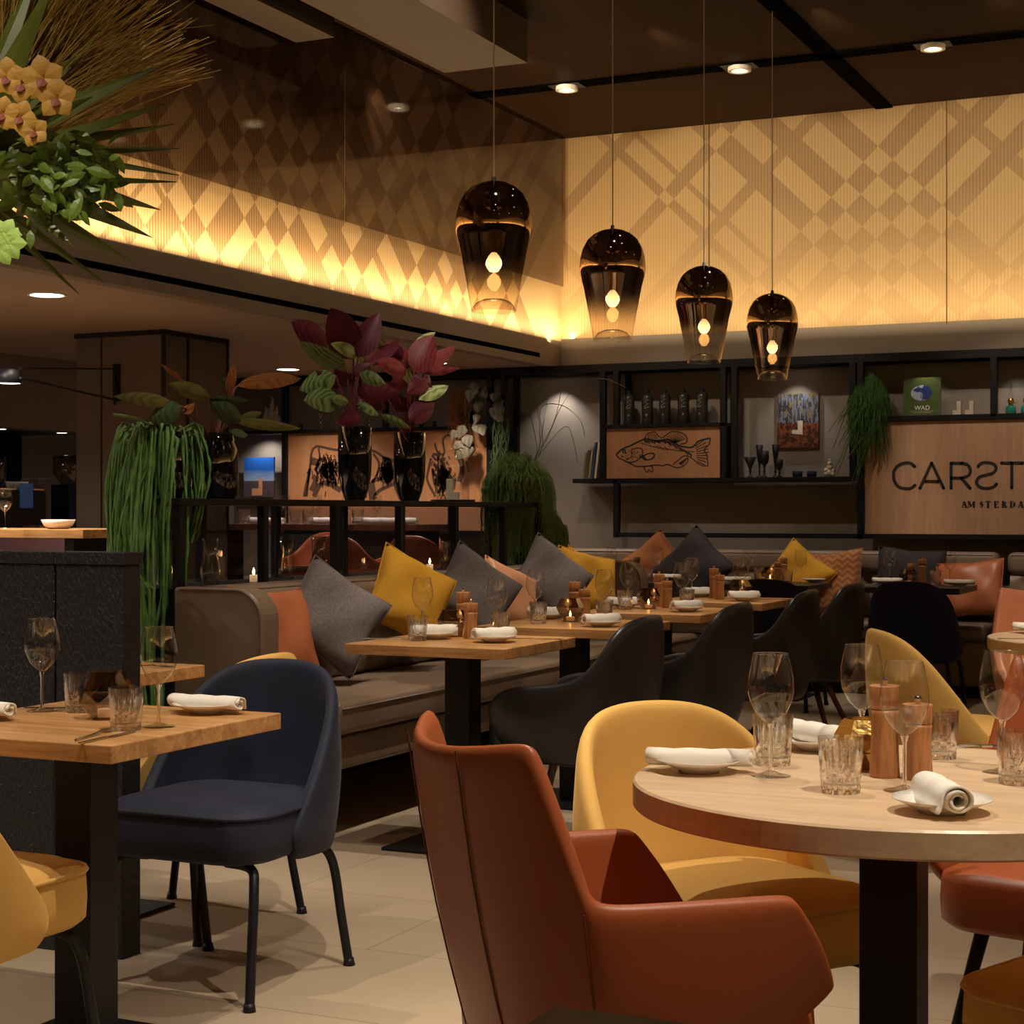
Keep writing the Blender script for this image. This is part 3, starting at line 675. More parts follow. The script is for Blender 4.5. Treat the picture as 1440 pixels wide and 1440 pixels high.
# ================================================================== DIVIDER
dv = thing('glass_divider', 'black steel and glass divider cabinet standing behind the long bench', 'divider', (0, 0, 0))
X0, X1, Y0, Y1, ZT = -4.10, -4.42, 5.66, 9.2, 1.275
bm = nb()
bx(bm, X1 - .02, X0 + .02, Y0 - .01, Y1 + .01, ZT - .028, ZT); obj('top_board', bm, M['black'], dv, bevel=.002)
bm = nb(); bx(bm, X1, X0, Y0, Y1, .90, .915); obj('shelf', bm, M['black'], dv)
ys = [Y0 + .015, 6.28, 6.88, 7.50, 8.10, 8.70, Y1 - .015]
for y in ys:
    for x in (X0, X1):
        box('post', (x - .018, x + .018, y - .018, y + .018, 0, ZT - .028), M['black'], dv, bevel=.002)
for a, b in zip(ys, ys[1:]):
    box('glass_pane', (X1 - .003, X1 + .003, a + .02, b - .02, .93, ZT - .03), M['pane'], dv)
box('base_panel', (X1 + .02, X0 - .02, Y0, Y1, 0, .90), M['blackmatte'], dv)
# things inside the divider
def tall_glass():
    t = thing('glass_vase', '', 'vase'); bm = nb(); lathe(bm, [(.03, 0), (.034, .0), (.045, .05), (.03, .12), (.035, .19), (.033, .19), (.028, .12), (.042, .05), (.03, .006), (0, .006)], 16); obj('vase_body', bm, M['wine'], t, smooth=True); return t
TG = Kind(tall_glass)
for y, l in ((6.12, 'nearest the green trailing plant'), (6.72, 'behind the lit candles'), (7.0, 'beside the second post'), (8.32, 'right of the mustard cushion')):
    TG((-4.26, y, .916), 0, 'clear curved glass vase inside the divider, ' + l, 'glass vases in the divider')
def candle(h=.09):
    def f():
        t = thing('pillar_candle', '', 'candle')
        bm = nb(); lathe(bm, [(0, 0), (.018, 0), (.018, h), (.012, h - .004), (0, h - .006)], 16); obj('wax', bm, M['wax'], t, smooth=True)
        bm = nb(); lathe(bm, [(0, h - .002), (.004, h + .004), (.0055, h + .012), (.003, h + .024), (0, h + .032)], 10); obj('flame', bm, M['flame'], t, smooth=True)
        return t
    return f
C1 = Kind(candle(.10)); C2 = Kind(candle(.03))
C1((-4.3, 6.60, .916), 0, 'tall lit candle inside the divider, above the grey bench arm', 'candles in the divider')
C2((-4.2, 6.36, .916), 0, 'short lit candle in front of the tall one inside the divider', 'candles in the divider')
C2((-4.22, 8.05, .916), 0, 'short lit candle inside the divider right of the mustard cushion tip', 'candles in the divider')

# ================================================================== PLANTS
def leaf(bm, base, tip, width, nrm=None, curl=.15, fold=.12, n=8, mt=0, mb=1, shape='oval', thick=.0016):
    base, tip = Vector(base), Vector(tip); ax = tip - base; L = ax.length; ax = ax.normalized()
    v = Vector((-SN, CS, 0)) if nrm is None else Vector(nrm)
    v = (v - ax * v.dot(ax)).normalized(); s = ax.cross(v).normalized()
    wf = {'oval': lambda t: math.sin(PI * t ** .85) ** .75, 'blade': lambda t: (1 - t) ** .8 * (.55 + .45 * min(1, t * 5)), 'heart': lambda t: math.sin(PI * t ** .55) ** .8}[shape]
    cols = []
    for layer in (1, -1):
        G = []
        for i in range(n + 1):
            t = i / n; w = width / 2 * max(.02, wf(min(max(t, 0.001), .999))); c = base + ax * L * t + v * (curl * L * (t * t) - curl * L * .5 * t)
            G.append([bm.verts.new(c + s * w * q - v * (fold * w * (1 - abs(q)) * 1.0) + v * layer * thick / 2) for q in (-1, -.5, 0, .5, 1)])
        cols.append(G)
        for a, b in zip(G, G[1:]):
            for k in range(4):
                f = bm.faces.new([a[k], a[k + 1], b[k + 1], b[k]] if layer < 0 else [a[k], b[k], b[k + 1], a[k + 1]]); f.material_index = mt if layer < 0 else mb
def veined(name, c1, c2, edge=None, sc=26):
    m, nt, p = nodes(name); v = coord(nt); w = N(nt, 'ShaderNodeTexWave', Scale=sc, Distortion=3.0, Detail=2); nt.links.new(v, w.inputs['Vector'])
    f = mth(nt, 'MULTIPLY', w.outputs[1], noise(nt, v, 12, 2)); f = mth(nt, 'MULTIPLY', f, 1.6)
    nt.links.new(mixc(nt, f, c1, c2), p.inputs['Base Color']); p.inputs['Roughness'].default_value = .5; p.inputs['Specular IOR Level'].default_value = .3; return m
M['mar'] = veined('maroon_leaf_underside', (.13, .012, .03), (.06, .005, .014)); M['mar2'] = veined('red_leaf_underside', (.26, .035, .045), (.14, .018, .024))
M['calg'] = veined('variegated_green_leaf', (.20, .28, .10), (.03, .08, .03), sc=30); M['calp'] = veined('pale_variegated_leaf', (.55, .6, .25), (.12, .22, .06), sc=18)
M['olive'] = veined('olive_leaf', (.13, .12, .03), (.07, .07, .02)); M['phg'] = veined('dark_green_leaf', (.07, .12, .05), (.03, .06, .025)); M['brz'] = veined('bronze_leaf', (.30, .11, .03), (.16, .05, .015))
def vase(r0, r1, h, zs=.35):
    def f():
        bm = nb(); lathe(bm, [(0, 0), (r0, 0), (r0 * 1.05, .01), ((r0 + r1) / 2, h * .14), (r1 * .97, h * zs), (r1, h * .6), (r1 * .98, h), (r1 * .94, h), (r1 * .93, h * .9), (0, h * .9)], 40); return bm
    return f
XP = -4.26
def potted(name, label, px, py, mk, leaves, mats, mouth, stems, stem_mat, cat='potted plant'):
    """leaves: (base px, base py, tip px, tip py, width px, top/bottom side, depth offset)"""
    p = onX(px, py, XP); t = thing(name, label, cat, (XP, p.y, ZT + .001)); o = Vector(t.location)
    obj('pot', mk(), M['vaseglass'], t, smooth=True)
    ppm = 2430 / ((p.x * -SN) + p.y * CS)
    for i, (bx0, by0, tx, ty, w, side, dz) in enumerate(leaves):
        X = XP + dz; b = onX(bx0, by0, X) - o; e = onX(tx, ty, X + random.uniform(-.06, .06)) - o
        bm = nb(); m1, m2 = mats[side]
        leaf(bm, b, e, w / ppm * 1.12, nrm=(-SN + random.uniform(-.3, .3), CS, random.uniform(-.3, .3)), curl=random.uniform(-.18, .18), fold=.3)
        lo = obj('leaf', bm, [m1, m2], t, smooth='keep')
        for f in lo.data.polygons: f.use_smooth = True
        if stems:
            bm = nb(); a = Vector((random.uniform(-.02, .02), random.uniform(-.02, .02), mouth - .05)); tube(bm, curve([a, a.lerp(b, .55) + Vector((0, 0, .04)), b], 5), .0045, 5); lo.parent = obj('stem', bm, stem_mat, t, smooth=True)
    return t
sides = {'m': (M['mar'], M['calg']), 'r': (M['mar2'], M['calg']), 'g': (M['calg'], M['mar']), 'p': (M['calp'], M['mar'])}
L1 = [(460, 490, 414, 453, 34, 'm', 0), (497, 505, 466, 434, 46, 'm', -.04), (503, 503, 532, 442, 33, 'm', .03), (486, 518, 423, 484, 26, 'g', .05), (472, 528, 423, 548, 28, 'g', .06), (478, 562, 430, 562, 32, 'g', .08),
      (505, 525, 542, 540, 18, 'g', .1), (500, 548, 556, 553, 30, 'm', .05), (503, 568, 533, 583, 15, 'g', .1), (490, 566, 464, 560, 14, 'g', .1), (508, 585, 478, 592, 22, 'm', .08), (503, 500, 470, 483, 18, 'p', 0),
      (495, 540, 470, 520, 16, 'm', .02), (512, 522, 500, 495, 16, 'p', -.05), (510, 560, 548, 574, 18, 'm', -.02), (480, 545, 440, 520, 14, 'm', 0), (515, 512, 535, 492, 14, 'p', -.05), (500, 530, 520, 512, 22, 'm', .06)]
t = potted('calathea', 'tall black glass vase with broad maroon and striped green leaves, the left of two', 499, 703, vase(.048, .083, .36), L1, sides, .33, True, M['purple'])
L2 = [(512, 517, 562, 478, 28, 'm', .02), (582, 524, 607, 472, 38, 'r', .02), (592, 523, 643, 486, 19, 'r', 0), (573, 552, 610, 524, 26, 'm', .06), (589, 562, 631, 542, 19, 'p', .07), (575, 590, 610, 566, 28, 'm', .09),
      (573, 538, 573, 518, 13, 'p', .05), (596, 524, 640, 519, 12, 'r', .03), (583, 484, 613, 467, 11, 'p', -.03), (540, 488, 522, 473, 14, 'p', -.03), (535, 583, 578, 603, 11, 'g', .1), (572, 524, 532, 508, 24, 'r', .05),
      (560, 560, 535, 540, 24, 'm', .02), (566, 505, 542, 486, 22, 'm', 0), (588, 545, 612, 552, 20, 'm', .02), (575, 575, 548, 560, 20, 'm', .03), (580, 510, 562, 496, 26, 'r', -.03), (570, 545, 552, 530, 24, 'r', .03)]
t = potted('calathea', 'tall black glass vase with reddish leaves and pale green tips, beside the glass dome', 576, 703, vase(.048, .083, .355), L2, sides, .33, True, M['mar2'])
s3 = {'o': (M['olive'], M['olive']), 'g': (M['phg'], M['phg']), 'b': (M['brz'], M['brz'])}
L3 = [(243, 567, 163, 556, 17, 'o', .1), (255, 572, 212, 590, 27, 'g', .12), (295, 558, 238, 540, 21, 'o', .05), (257, 536, 228, 513, 6, 'b', .05), (321, 556, 329, 512, 13, 'b', 0), (333, 543, 432, 527, 24, 'b', -.05),
      (293, 560, 352, 567, 16, 'g', .06), (338, 592, 296, 566, 26, 'g', .1), (328, 592, 422, 603, 15, 'o', .08), (258, 582, 273, 568, 11, 'b', .1), (330, 546, 310, 532, 12, 'g', 0), (335, 590, 372, 580, 12, 'o', .05), (348, 612, 322, 606, 12, 'g', .1)]
t = potted('philodendron', 'black glass jar with olive and bronze spear leaves on purple stalks', 302, 700, lambda: (lambda bm: (lathe(bm, [(0, 0), (.085, 0), (.1, .015), (.1, .21), (.083, .245), (.08, .28), (.075, .28), (.077, .24), (0, .22)], 40), bm)[1])(nb()), L3, s3, .27, True, M['purple2'])
# thick trailing rhipsalis in the near jar
def jar_bm(r=.105, h=.27):
    bm = nb(); lathe(bm, [(0, 0), (r * .85, 0), (r, .015), (r, h * .8), (r * .85, h * .9), (r * .8, h), (r * .74, h), (r * .78, h * .88), (0, h * .8)], 40); return bm
p = onX(232, 700, XP); t = thing('trailing_cactus', 'black jar with long flat green strands trailing down to the left of the bench', 'potted plant', (XP, p.y, ZT + .001))
obj('pot', jar_bm(), M['vaseglass'], t, smooth=True)
random.seed(3); bm = nb()
def strand(bm, a0, r_out, z_top, z_end, sw, wid, segs=22, bias=(0, 0)):
    st = Vector((.05 * math.cos(a0), .05 * math.sin(a0), .25)); dr = Vector((math.cos(a0), math.sin(a0), 0)); P = []
    ph, ph2 = random.uniform(0, 6), random.uniform(0, 6)
    for i in range(segs + 1):
        s = i / segs
        if s < .2: q = s / .2; c = st + dr * (r_out - .05) * q + Vector((0, 0, (z_top - .25) * math.sin(q * PI / 2)))
        else:
            q = (s - .2) / .8; c = st + dr * (r_out - .05) + Vector((bias[0] * q, bias[1] * q, z_top - .25)) + Vector((sw * math.sin(ph + 5 * q), sw * math.sin(ph2 + 4 * q), (z_end - z_top) * q)) + dr * .03 * math.sin(PI * q)
        P.append(c)
    sd = Vector((CS, SN, 0)); tw = random.uniform(-.6, .6); sd = Vector((sd.x * math.cos(tw) - sd.y * math.sin(tw), sd.x * math.sin(tw) + sd.y * math.cos(tw), 0))
    th = sd.cross(Vector((0, 0, 1))) * .0015; pr = None
    for i, c in enumerate(P):
        w = wid * (.35 + .85 * abs(math.sin(i * 1.1 + ph))) * (1 - .5 * (i / len(P)) ** 4)
        r = [bm.verts.new(c + sd * w), bm.verts.new(c + th), bm.verts.new(c - sd * w), bm.verts.new(c - th)]
        if pr:
            for k in range(4): bm.faces.new([pr[k], pr[(k + 1) % 4], r[(k + 1) % 4], r[k]])
        pr = r
for i in range(150):
    a = random.uniform(-PI * .95, PI * .2) if i % 4 else random.uniform(0, 2 * PI)
    if -.2 < a % (2 * PI) < .0: pass
    ro = random.uniform(.11, .19); ze = -random.choice([random.uniform(.1, .5), random.uniform(.4, .9), random.uniform(.6, 1.1)])
    if math.cos(a) * ro > .12: a = -PI / 2
    if math.sin(a) > -.3: ze = max(ze, -.18) if math.sin(a) > 0 else ze * .7
    strand(bm, a, ro, random.uniform(.25, .31), ze, random.uniform(.01, .03), random.uniform(.006, .0095), bias=(random.uniform(-.04, .02), random.uniform(-.05, 0)))
for tx, ty in ((160, 583), (205, 600)):
    e = onX(tx, ty, XP + .05) - Vector(t.location); tube(bm, curve([(0, 0, .25), e.lerp(Vector((0, 0, .3)), .5), e], 5), .006, 4)
obj('foliage', bm, M['rhip'], t, smooth=True)
# second, floor-standing trailing plant continues lower behind the partition
t = thing('trailing_cactus', 'dense green trailing plant low between the charred partition and the bench arm', 'potted plant', (-4.16, 5.30, 0))
bm = nb(); prism(bm, rrect(.26, .26, .03), 0, .72); obj('stand', bm, M['gapblack'], t)
bm = nb(); lathe(bm, [(0, .72), (.09, .72), (.12, .9), (.11, .9), (0, .88)], 24); obj('pot', bm, M['vaseglass'], t)
bm = nb()
for i in range(90):
    a = random.uniform(0, 2 * PI); dr = Vector((math.cos(a), math.sin(a), 0)); r = random.uniform(.12, .17); zt = random.uniform(.9, 1.0); ze = random.uniform(.1, .45); P = []
    for k in range(14):
        s = k / 13; P.append(dr * (.05 + (r - .05) * min(1, s * 5)) + Vector((.01 * math.sin(k + i), .01 * math.cos(k * 1.3 + i), .88 + (zt - .88) * math.sin(min(1, s * 5) * PI / 2) if s < .2 else zt + (ze - zt) * (s - .2) / .8)))
    tube(bm, P, [.006 + .004 * abs(math.sin(k * 1.2)) for k in range(14)], 4)
obj('foliage', bm, M['rhip'], t, smooth=True)
# fine mop-like plant at the far end of the divider
def mop(label, loc, R, n, zlo, grass, mat, pot=True, name='trailing_mistletoe_cactus', stemr=.0018, hz=.16, lean=(0, 0), wide=1.0, bend=1.0):
    t = thing(name, label, 'potted plant', loc); random.seed(int(abs(loc[0] * 100)))
    if pot: bm = nb(); lathe(bm, [(0, 0), (.07, 0), (.10, .12), (.095, .12), (.09, .1), (0, .1)], 28); obj('pot', bm, M['vaseglass'], t, smooth=True)
    bm = nb()
    for i in range(n):
        a = random.uniform(0, 2 * PI); d = Vector((math.cos(a), math.sin(a), 0)); R1 = R * random.uniform(.1, 1) ** .6 ; ze = -random.uniform(0, zlo) * (1 if random.random() < .6 else .5)
        top = hz * (1.25 - .95 * (R1 / R) ** 2) * random.uniform(.85, 1.15); P = []
        if R1 < .6 * R: ze = random.uniform(-.02, .12)
        elif R1 < .8 * R: ze *= .75
        for k in range(11):
            s = k / 10
            x = d * R1 * math.sin(min(1, s * 1.6) * PI / 2) ; z = .09 + (top) * math.sin(min(1, s * 2.2) * PI / 2) if s < .45 else (.09 + top) + (ze - .09 - top) * ((s - .45) / .55) ** 1.3
            P.append(x + Vector((random.uniform(-1, 1) * .010 + lean[0] * s, random.uniform(-1, 1) * .008 + lean[1] * s, z)))
        tube(bm, P, stemr, 3, cap=False)
        for k in (4, 6, 7, 8, 9):
            q = P[k]; tube(bm, [q, q + Vector((random.uniform(-.03, .03), random.uniform(-.03, .03), random.uniform(-.06, -.01)))], stemr * .8, 3, cap=False)
    obj('foliage', bm, mat, t, smooth=True)
    if grass:
        bm = nb()
        for g_ in grass:
            P = [onX(x_, y_, loc[0]) - Vector(loc) for x_, y_ in g_]; tube(bm, curve([(0, 0, .1)] + P, 6), .0022, 4)
        obj('grass_stems', bm, M['leafy'], t, smooth=True)
    return t
mop('bushy fine-stemmed green plant spilling over the far end of the glass divider', (-4.25, 9.22, ZT + .001), .22, 560, .62,
    [[(755, 640), (740, 560), (733, 530)], [(758, 630), (754, 560), (750, 547)], [(765, 625), (790, 570), (815, 540), (850, 533), (880, 545)], [(762, 630), (760, 575), (790, 570), (815, 590), (822, 612)],
     [(770, 625), (795, 600), (805, 615), (812, 650)], [(756, 635), (765, 590), (770, 560)], [(760, 630), (780, 590), (790, 545)]], M['rhip_f'])
mop('fine green trailing plant continuing behind the end of the divider, above the far mustard cushion', (-4.24, 9.52, .99), .17, 420, .32, None, M['rhip_f'], pot=True)
box('plant_stand', (-4.36, -4.12, 9.40, 9.64, 0, .988), M['gapblack']); tag(C.objects[-1], 'slim black plant stand behind the far end of the bench, hidden by foliage', 'stand')
# glass dome
p = onX(637, 705, XP); t = thing('glass_dome', 'clear glass bell dome on a dark plate, on the divider', 'dome', (XP, p.y, ZT + .001))
bm = nb(); lathe(bm, [(0, 0), (.118, 0), (.124, .008), (.118, .012), (0, .012)], 40); obj('base_plate', bm, M['black'], t, smooth=False)
bm = nb(); lathe(bm, [(.088, .012), (.088, .19)] + [(.088 * math.cos(a), .19 + .1 * math.sin(a)) for a in [k * PI / 20 for k in range(1, 10)]] + [(.004, .291), (.011, .298), (.013, .308), (.008, .317), (0, .319)], 40); obj('bell', bm, M['dome'], t, smooth=True)
def lblock(name, label, loc, s=1.0, flip=1, group=None):
    bm = nb(); w = .017 * s
    poly_xz(bm, [(-.03 * s * flip, 0), (.03 * s * flip, 0), (.03 * s * flip, .10 * s), (.0 * flip, .10 * s), (0, .035 * s), (-.03 * s * flip, .035 * s)], -w, w)
    o = obj(name, bm, M['stone'] if s < 1.05 else M['white']); o.location = loc; o.rotation_euler = (0, 0, .3 if s > 1.05 else 0); return tag(o, label, 'ornament', group)
lblock('step_block_ornament', 'small white stepped block standing under the glass dome', (XP, p.y, ZT + .0135), 1.12, -1)
# pots hanging on the back shelves
def trailer(label, px, py, wpx, hpx, kind):
    Y = 12.08; p = onY(px, py, Y); t = thing('hanging_plant', label, 'potted plant', (p.x, Y, p.z))
    return t
def ladder_leaves(t, pts, n, size, mats, spread):
    o = Vector(t.location)
    for i in range(n):
        s = random.random(); a = pts[0].lerp(pts[1], s); c = a + Vector((random.uniform(-spread, spread), random.uniform(-.08, 0), random.uniform(-.03, .03))) - o
        an = random.uniform(-.8, .8); L = size * random.uniform(.7, 1.1)
        bm = nb(); leaf(bm, c, c + Vector((math.sin(an) * L, -.03, -math.cos(an) * L)), L * .85, nrm=(-.3, 1, -.4), shape='heart', n=6)
        obj('leaf', bm, mats, t); 
M['cal_w'] = veined('pale_pink_veined_leaf', (.12, .135, .085), (.10, .05, .055), sc=9)
random.seed(11)
t = trailer('hanging plant with pale heart leaves veined pink, above the cattle panel', 655, 597, 0, 0, 0)
bm = nb(); lathe(bm, [(0, 0), (.06, 0), (.075, .1), (.065, .1), (0, .08)], 20); obj('pot', bm, M['vaseglass'], t)
ladder_leaves(t, (onY(672, 535, 12.0), onY(676, 600, 12.0)), 20, .10, [M['cal_w'], M['cal_w']], .04); ladder_leaves(t, (onY(650, 600, 11.98), onY(662, 640, 11.98)), 9, .10, [M['cal_w'], M['cal_w']], .05)
bm = nb()
for i in range(60):
    a = onY(random.uniform(632, 662), random.uniform(540, 560), 12.02) - Vector(t.location); tube(bm, [a, a + Vector((random.uniform(-.04, .04), random.uniform(-.05, .02), -.12)), a + Vector((random.uniform(-.05, .05), random.uniform(-.05, .02), -random.uniform(.2, .4)))], .003, 3)
obj('dry_fronds', bm, M['brz'], t)
t = trailer('long trailing green plant hanging beside the right post of the cattle panel', 704, 580, 0, 0, 0)
bm = nb(); lathe(bm, [(0, .0), (.04, 0), (.05, .08), (.045, .08), (0, .06)], 20); obj('pot', bm, M['vaseglass'], t)
ladder_leaves(t, (onY(703, 550, 12.0), onY(707, 595, 12.0)), 9, .10, [M['cal_w'], M['cal_w']], .03)
bm = nb(); o_ = Vector(t.location)
for i in range(70):
    a = onY(random.uniform(697, 713), 590, 11.99 + random.uniform(-.04, .04)) - o_; ze = random.uniform(.25, .62); tube(bm, [a + Vector((.02 * math.sin(k + i), 0, -ze * k / 8)) + Vector((random.uniform(-.05, .01) * k / 8, 0, 0)) for k in range(9)], .007, 4)
obj('foliage', bm, M['phg'], t, smooth=True)
p = onY(1222, 590, 12.1)
mop('bushy dark green fern-like plant spilling over the shelf left of the sign', (p.x - .0, 12.10, onY(1222, 588, 12.1).z), .155, 420, .10, None, M['fern_g'], True, 'fern_plant', hz=.17)
C.objects[-1].name
t = thing('trailing_fern', 'wispy green trails hanging in front of the sign panel\'s left post', 'potted plant', (onY(1222, 592, 11.98).x, 11.98, 1.80)); random.seed(5)
bm = nb(); lathe(bm, [(0, .02), (.03, .0), (.045, .08), (.04, .08), (0, .06)], 16); obj('pot', bm, M['vaseglass'], t)
bm = nb()
for i in range(330):
    a = Vector((random.uniform(-.10, .11), random.uniform(-.07, .03), random.uniform(-.02, .28))); L = random.uniform(.05, .27); dx = random.uniform(-.05, .04)
    if i % 9 == 0: dx -= .13; L *= 1.7
    tube(bm, [a, a + Vector((dx * .4, -.01, -L * .4)), a + Vector((dx, 0, -L))], .0028, 3, cap=False)
obj('foliage', bm, M['fern_g'], t, smooth=True)
# big arrangement at the upper left
t = thing('flower_arrangement', 'huge arrangement of spiky leaves, golden twigs and yellow orchids at the top left', 'flower arrangement', (-3.67, 3.86, 1.111))
def at(px, py, dd=0):
    r = ray(px, py); d = (3.67 + 0) / (-r[0]) if False else 4.75 + dd; return Vector((r[0] * d, r[1] * d, CH + r[2] * d)) - Vector(t.location)
random.seed(21); org = at(-70, 225)
bm = nb(); lathe(bm, [(0, 0), (.09, 0), (.12, .02), (.10, .3), (.13, .72), (.125, .74), (.12, .7), (0, .65)], 36); obj('vase', bm, M['vaseglass'], t, smooth=True)
bl = [(220, 88, 34, 0), (235, 150, 26, -.1), (248, 186, 20, 0), (256, 214, 18, .1), (252, 240, 16, 0), (250, 257, 14, -.1), (230, 295, 24, -.2), (212, 333, 24, 0), (185, 372, 22, .1), (150, 398, 14, .2), (112, 414, 12, 0), (75, -30, 34, -.3), (105, 78, 24, -.5), (110, 232, 30, -.5), (95, 340, 22, -.6), (135, 140, 26, -.4), (60, -60, 30, .2), (-5, -80, 30, 0), (85, 280, 26, -.5), (140, 60, 16, .3)]
bm = nb()
for px, py, w, dd in bl:
    e = at(px, py, dd * .5); b0 = org + Vector((random.uniform(-.03, .03), random.uniform(-.05, .05), random.uniform(-.1, .05)))
    leaf(bm, b0, e, w / 2430 * 4.75 * 2.1, nrm=(-.4 + random.uniform(-.3, .3), 1, random.uniform(-.9, .6)), curl=random.uniform(-.12, .1), fold=.35, n=12, mt=0, mb=0, shape='blade')
obj('spiky_leaves', bm, M['blade'], t)
bm = nb()
for i in range(420):
    s = random.random(); ang = math.radians(random.uniform(22, 78)); 
    b0 = at(-60 + random.uniform(-20, 60), 240 + random.uniform(-30, 40), random.uniform(.05, .4)); px = -60 + math.cos(ang) * 420 * random.uniform(.65, .98); py = 240 - math.sin(ang) * 420 * random.uniform(.7, 1)
    if py > 130 and px > 190: continue
    e = at(px, py, random.uniform(.05, .5)); m_ = b0.lerp(e, .5) + Vector((random.uniform(-.03, .03), 0, random.uniform(.0, .06)))
    tube(bm, [b0, b0.lerp(m_, .5) + Vector((0, 0, .01)), m_, m_.lerp(e, .5) + Vector((random.uniform(-.02, .02), 0, .01)), e], [.003, .003, .0026, .002, .0012], 4, cap=False)
for (ax_, ay_, ex, ey) in ((150, 92, 197, 79), (200, 50, 300, 35), (170, 52, 275, 28), (120, 120, 190, 92)): tube(bm, curve([at(ax_ - 90, ay_ + 40), at(ax_, ay_), at(ex, ey)], 5), .0014, 4)
obj('twigs', bm, M['twig'], t, smooth=True)
for (px, py, s) in ((32, 118, 1.15), (62, 110, 1.3), (82, 138, 1.2), (30, 165, 1.0), (12, 108, 1.1), (5, 160, 1.0), (50, 185, .9)):
    c = at(px, py, -.35); bm = nb(); r = .045 * s; rot = random.uniform(0, 6)
    for k in range(5):
        a = rot + k * 2 * PI / 5; dv_ = Vector((CS * math.cos(a), SN * math.cos(a), math.sin(a))); leaf(bm, c, c + dv_ * r + Vector((.0, -.012, 0)), r * .95, nrm=(-SN, CS, 0), curl=.25, n=6, mt=0, mb=0)
    leaf(bm, c, c + Vector((0, -.02, -r * .45)), r * .5, n=5, mt=1, mb=1)
    obj('orchid_flower', bm, [M['orchid'], M['orchid_c']], t)
LB = [nb(), nb(), nb()]
for i in range(330):
    cx = random.gauss(75, 48); cy = 238 + random.gauss(0, 30) + max(0, -cx + 60) * .1
    if cx < -20 or cx > 168 or cy < 185 or cy > 330: continue
    c = at(cx, cy, random.uniform(-.35, -.05)); a = random.uniform(-PI * .9, .2); L = random.uniform(.035, .07)
    leaf(LB[0 if cx < 40 else 1 if cx < 100 else 2], c, c + Vector((CS * math.cos(a) * L, SN * math.cos(a) * L + random.uniform(-.03, .03), math.sin(a) * L)), L * .45, nrm=(random.uniform(-1, .5), 1, random.uniform(-.6, .6)), n=4, mt=0, mb=0)
for b_ in LB: obj('leafy_sprig', b_, M['leafy'], t)
bm = nb()
for (px, py) in ((5, 330), (0, 350), (12, 342)):
    c = at(px, py, -.5)
    for k in range(6): a = k * 1.05; leaf(bm, c, c + Vector((CS * math.cos(a) * .045, SN * math.cos(a) * .045, math.sin(a) * .045)), .035, n=5, mt=0, mb=0)
obj('pale_green_blooms', bm, plain('pale_green_bloom', (.35, .55, .12), .5), t)

# ================================================================== BACK SHELF WALL
fr = thing('wall_shelf_frame', 'black steel frame of open shelves and panels along the back wall', 'shelving', (0, 0, 0))
YF = 12.02
def fx(px): return onY(px, 600, YF + .03).x
ZF0, ZF1 = 2.27, 2.31
def bars(name, L):
    bm = nb()
    for x0, x1, z0, z1, y0, y1 in L: bx(bm, x0, x1, y0, y1, z0, z1)
    return obj(name, bm, M['blackmatte'], fr, bevel=.002)
xs = {k: fx(k) for k in (402, 543, 690, 709, 849, 868, 1018, 1034, 1200, 1211, 1398)}
bars('top_rail', [(-8.3, 0.2, ZF0, ZF1, YF, YF + .04), (-8.3, .2, ZF1, ZL - .001, YF, YF + .28), (-8.3, .2, ZF0, ZF0 + .02, 12.24, 12.3)])
posts = [(402, 1.08), (690, 1.08), (709, 1.08), (849, 1.46), (868, 1.872), (1018, 1.46), (1034, 1.46), (1200, 1.46), (1211, 1.03), (1398, 1.87)]
for k, z in posts: bars('post', [(xs[k] - .022, xs[k] + .022, z, ZF0, YF, YF + .045)] + ([(xs[k] - .02, xs[k] + .02, z, ZF0, 12.255, 12.3)] if k in (868, 1018, 1200, 709) else []))
bars('post', [(xs[868] - .022, xs[868] + .022, 1.03, 1.46, YF, YF + .045)]); bars('post', [(xs[543] - .02, xs[543] + .02, 1.89, ZF0, YF, YF + .045)])
bars('bottle_shelf', [(xs[849], xs[1018] + .02, 1.845, 1.872, YF, 12.29)])
bars('long_shelf', [(onY(805, 673, YF).x, xs[1211], 1.438, 1.47, YF, 12.29)])
bars('bottom_rail', [(xs[868], .2, 1.033, 1.067, YF, YF + .05)])
bars('book_shelf', [(xs[1211], .2, 1.85, 1.888, YF, 12.29)])
bars('left_shelf', [(-8.3, xs[690], 1.862, 1.89, YF, 12.29)]); bars('cattle_rail', [(xs[402], xs[709], 1.04, 1.075, YF, YF + .05)])
# panels
def panel(name, label, x0, x1, z0, z1, mat, cat='panel'):
    t = thing(name, label, cat, (x0, YF + .03, z0)); box('board', (0, x1 - x0, 0, .02, 0, z1 - z0), mat, t); return t
fp = panel('fish_panel', 'wooden panel engraved with a black fish drawing', xs[849] + .023, xs[1018] - .023, 1.471, 1.844, M['panel_d'], 'wall art')
W, H_ = xs[1018] - xs[849] - .046, .373
def fpx(q): return ((q[0] - 14) / (1388 - 14) * W, (690 - q[1]) / (690 - 92) * H_)
bm = nb(); yy0, yy1 = -.0015, .001
def st(L, w=.005, n=5):
    P = [Vector((a, 0, b)) for a, b in map(fpx, L)]; P = curve(P, n); strip_xz(bm, [(p.x, p.z) for p in P], w * 1.45, yy0, yy1)
st([(135, 405), (200, 345), (330, 290), (480, 225), (560, 235), (640, 250), (760, 235), (860, 290), (930, 320), (1050, 330), (1130, 260), (1265, 228)], .009)
st([(135, 405), (160, 440), (250, 485), (320, 520), (380, 548), (500, 548), (620, 535), (700, 545), (745, 530), (800, 540)], .006); st([(820, 535), (900, 470), (940, 437), (1000, 432), (1060, 470), (1120, 520), (1180, 552), (1235, 555)], .005)
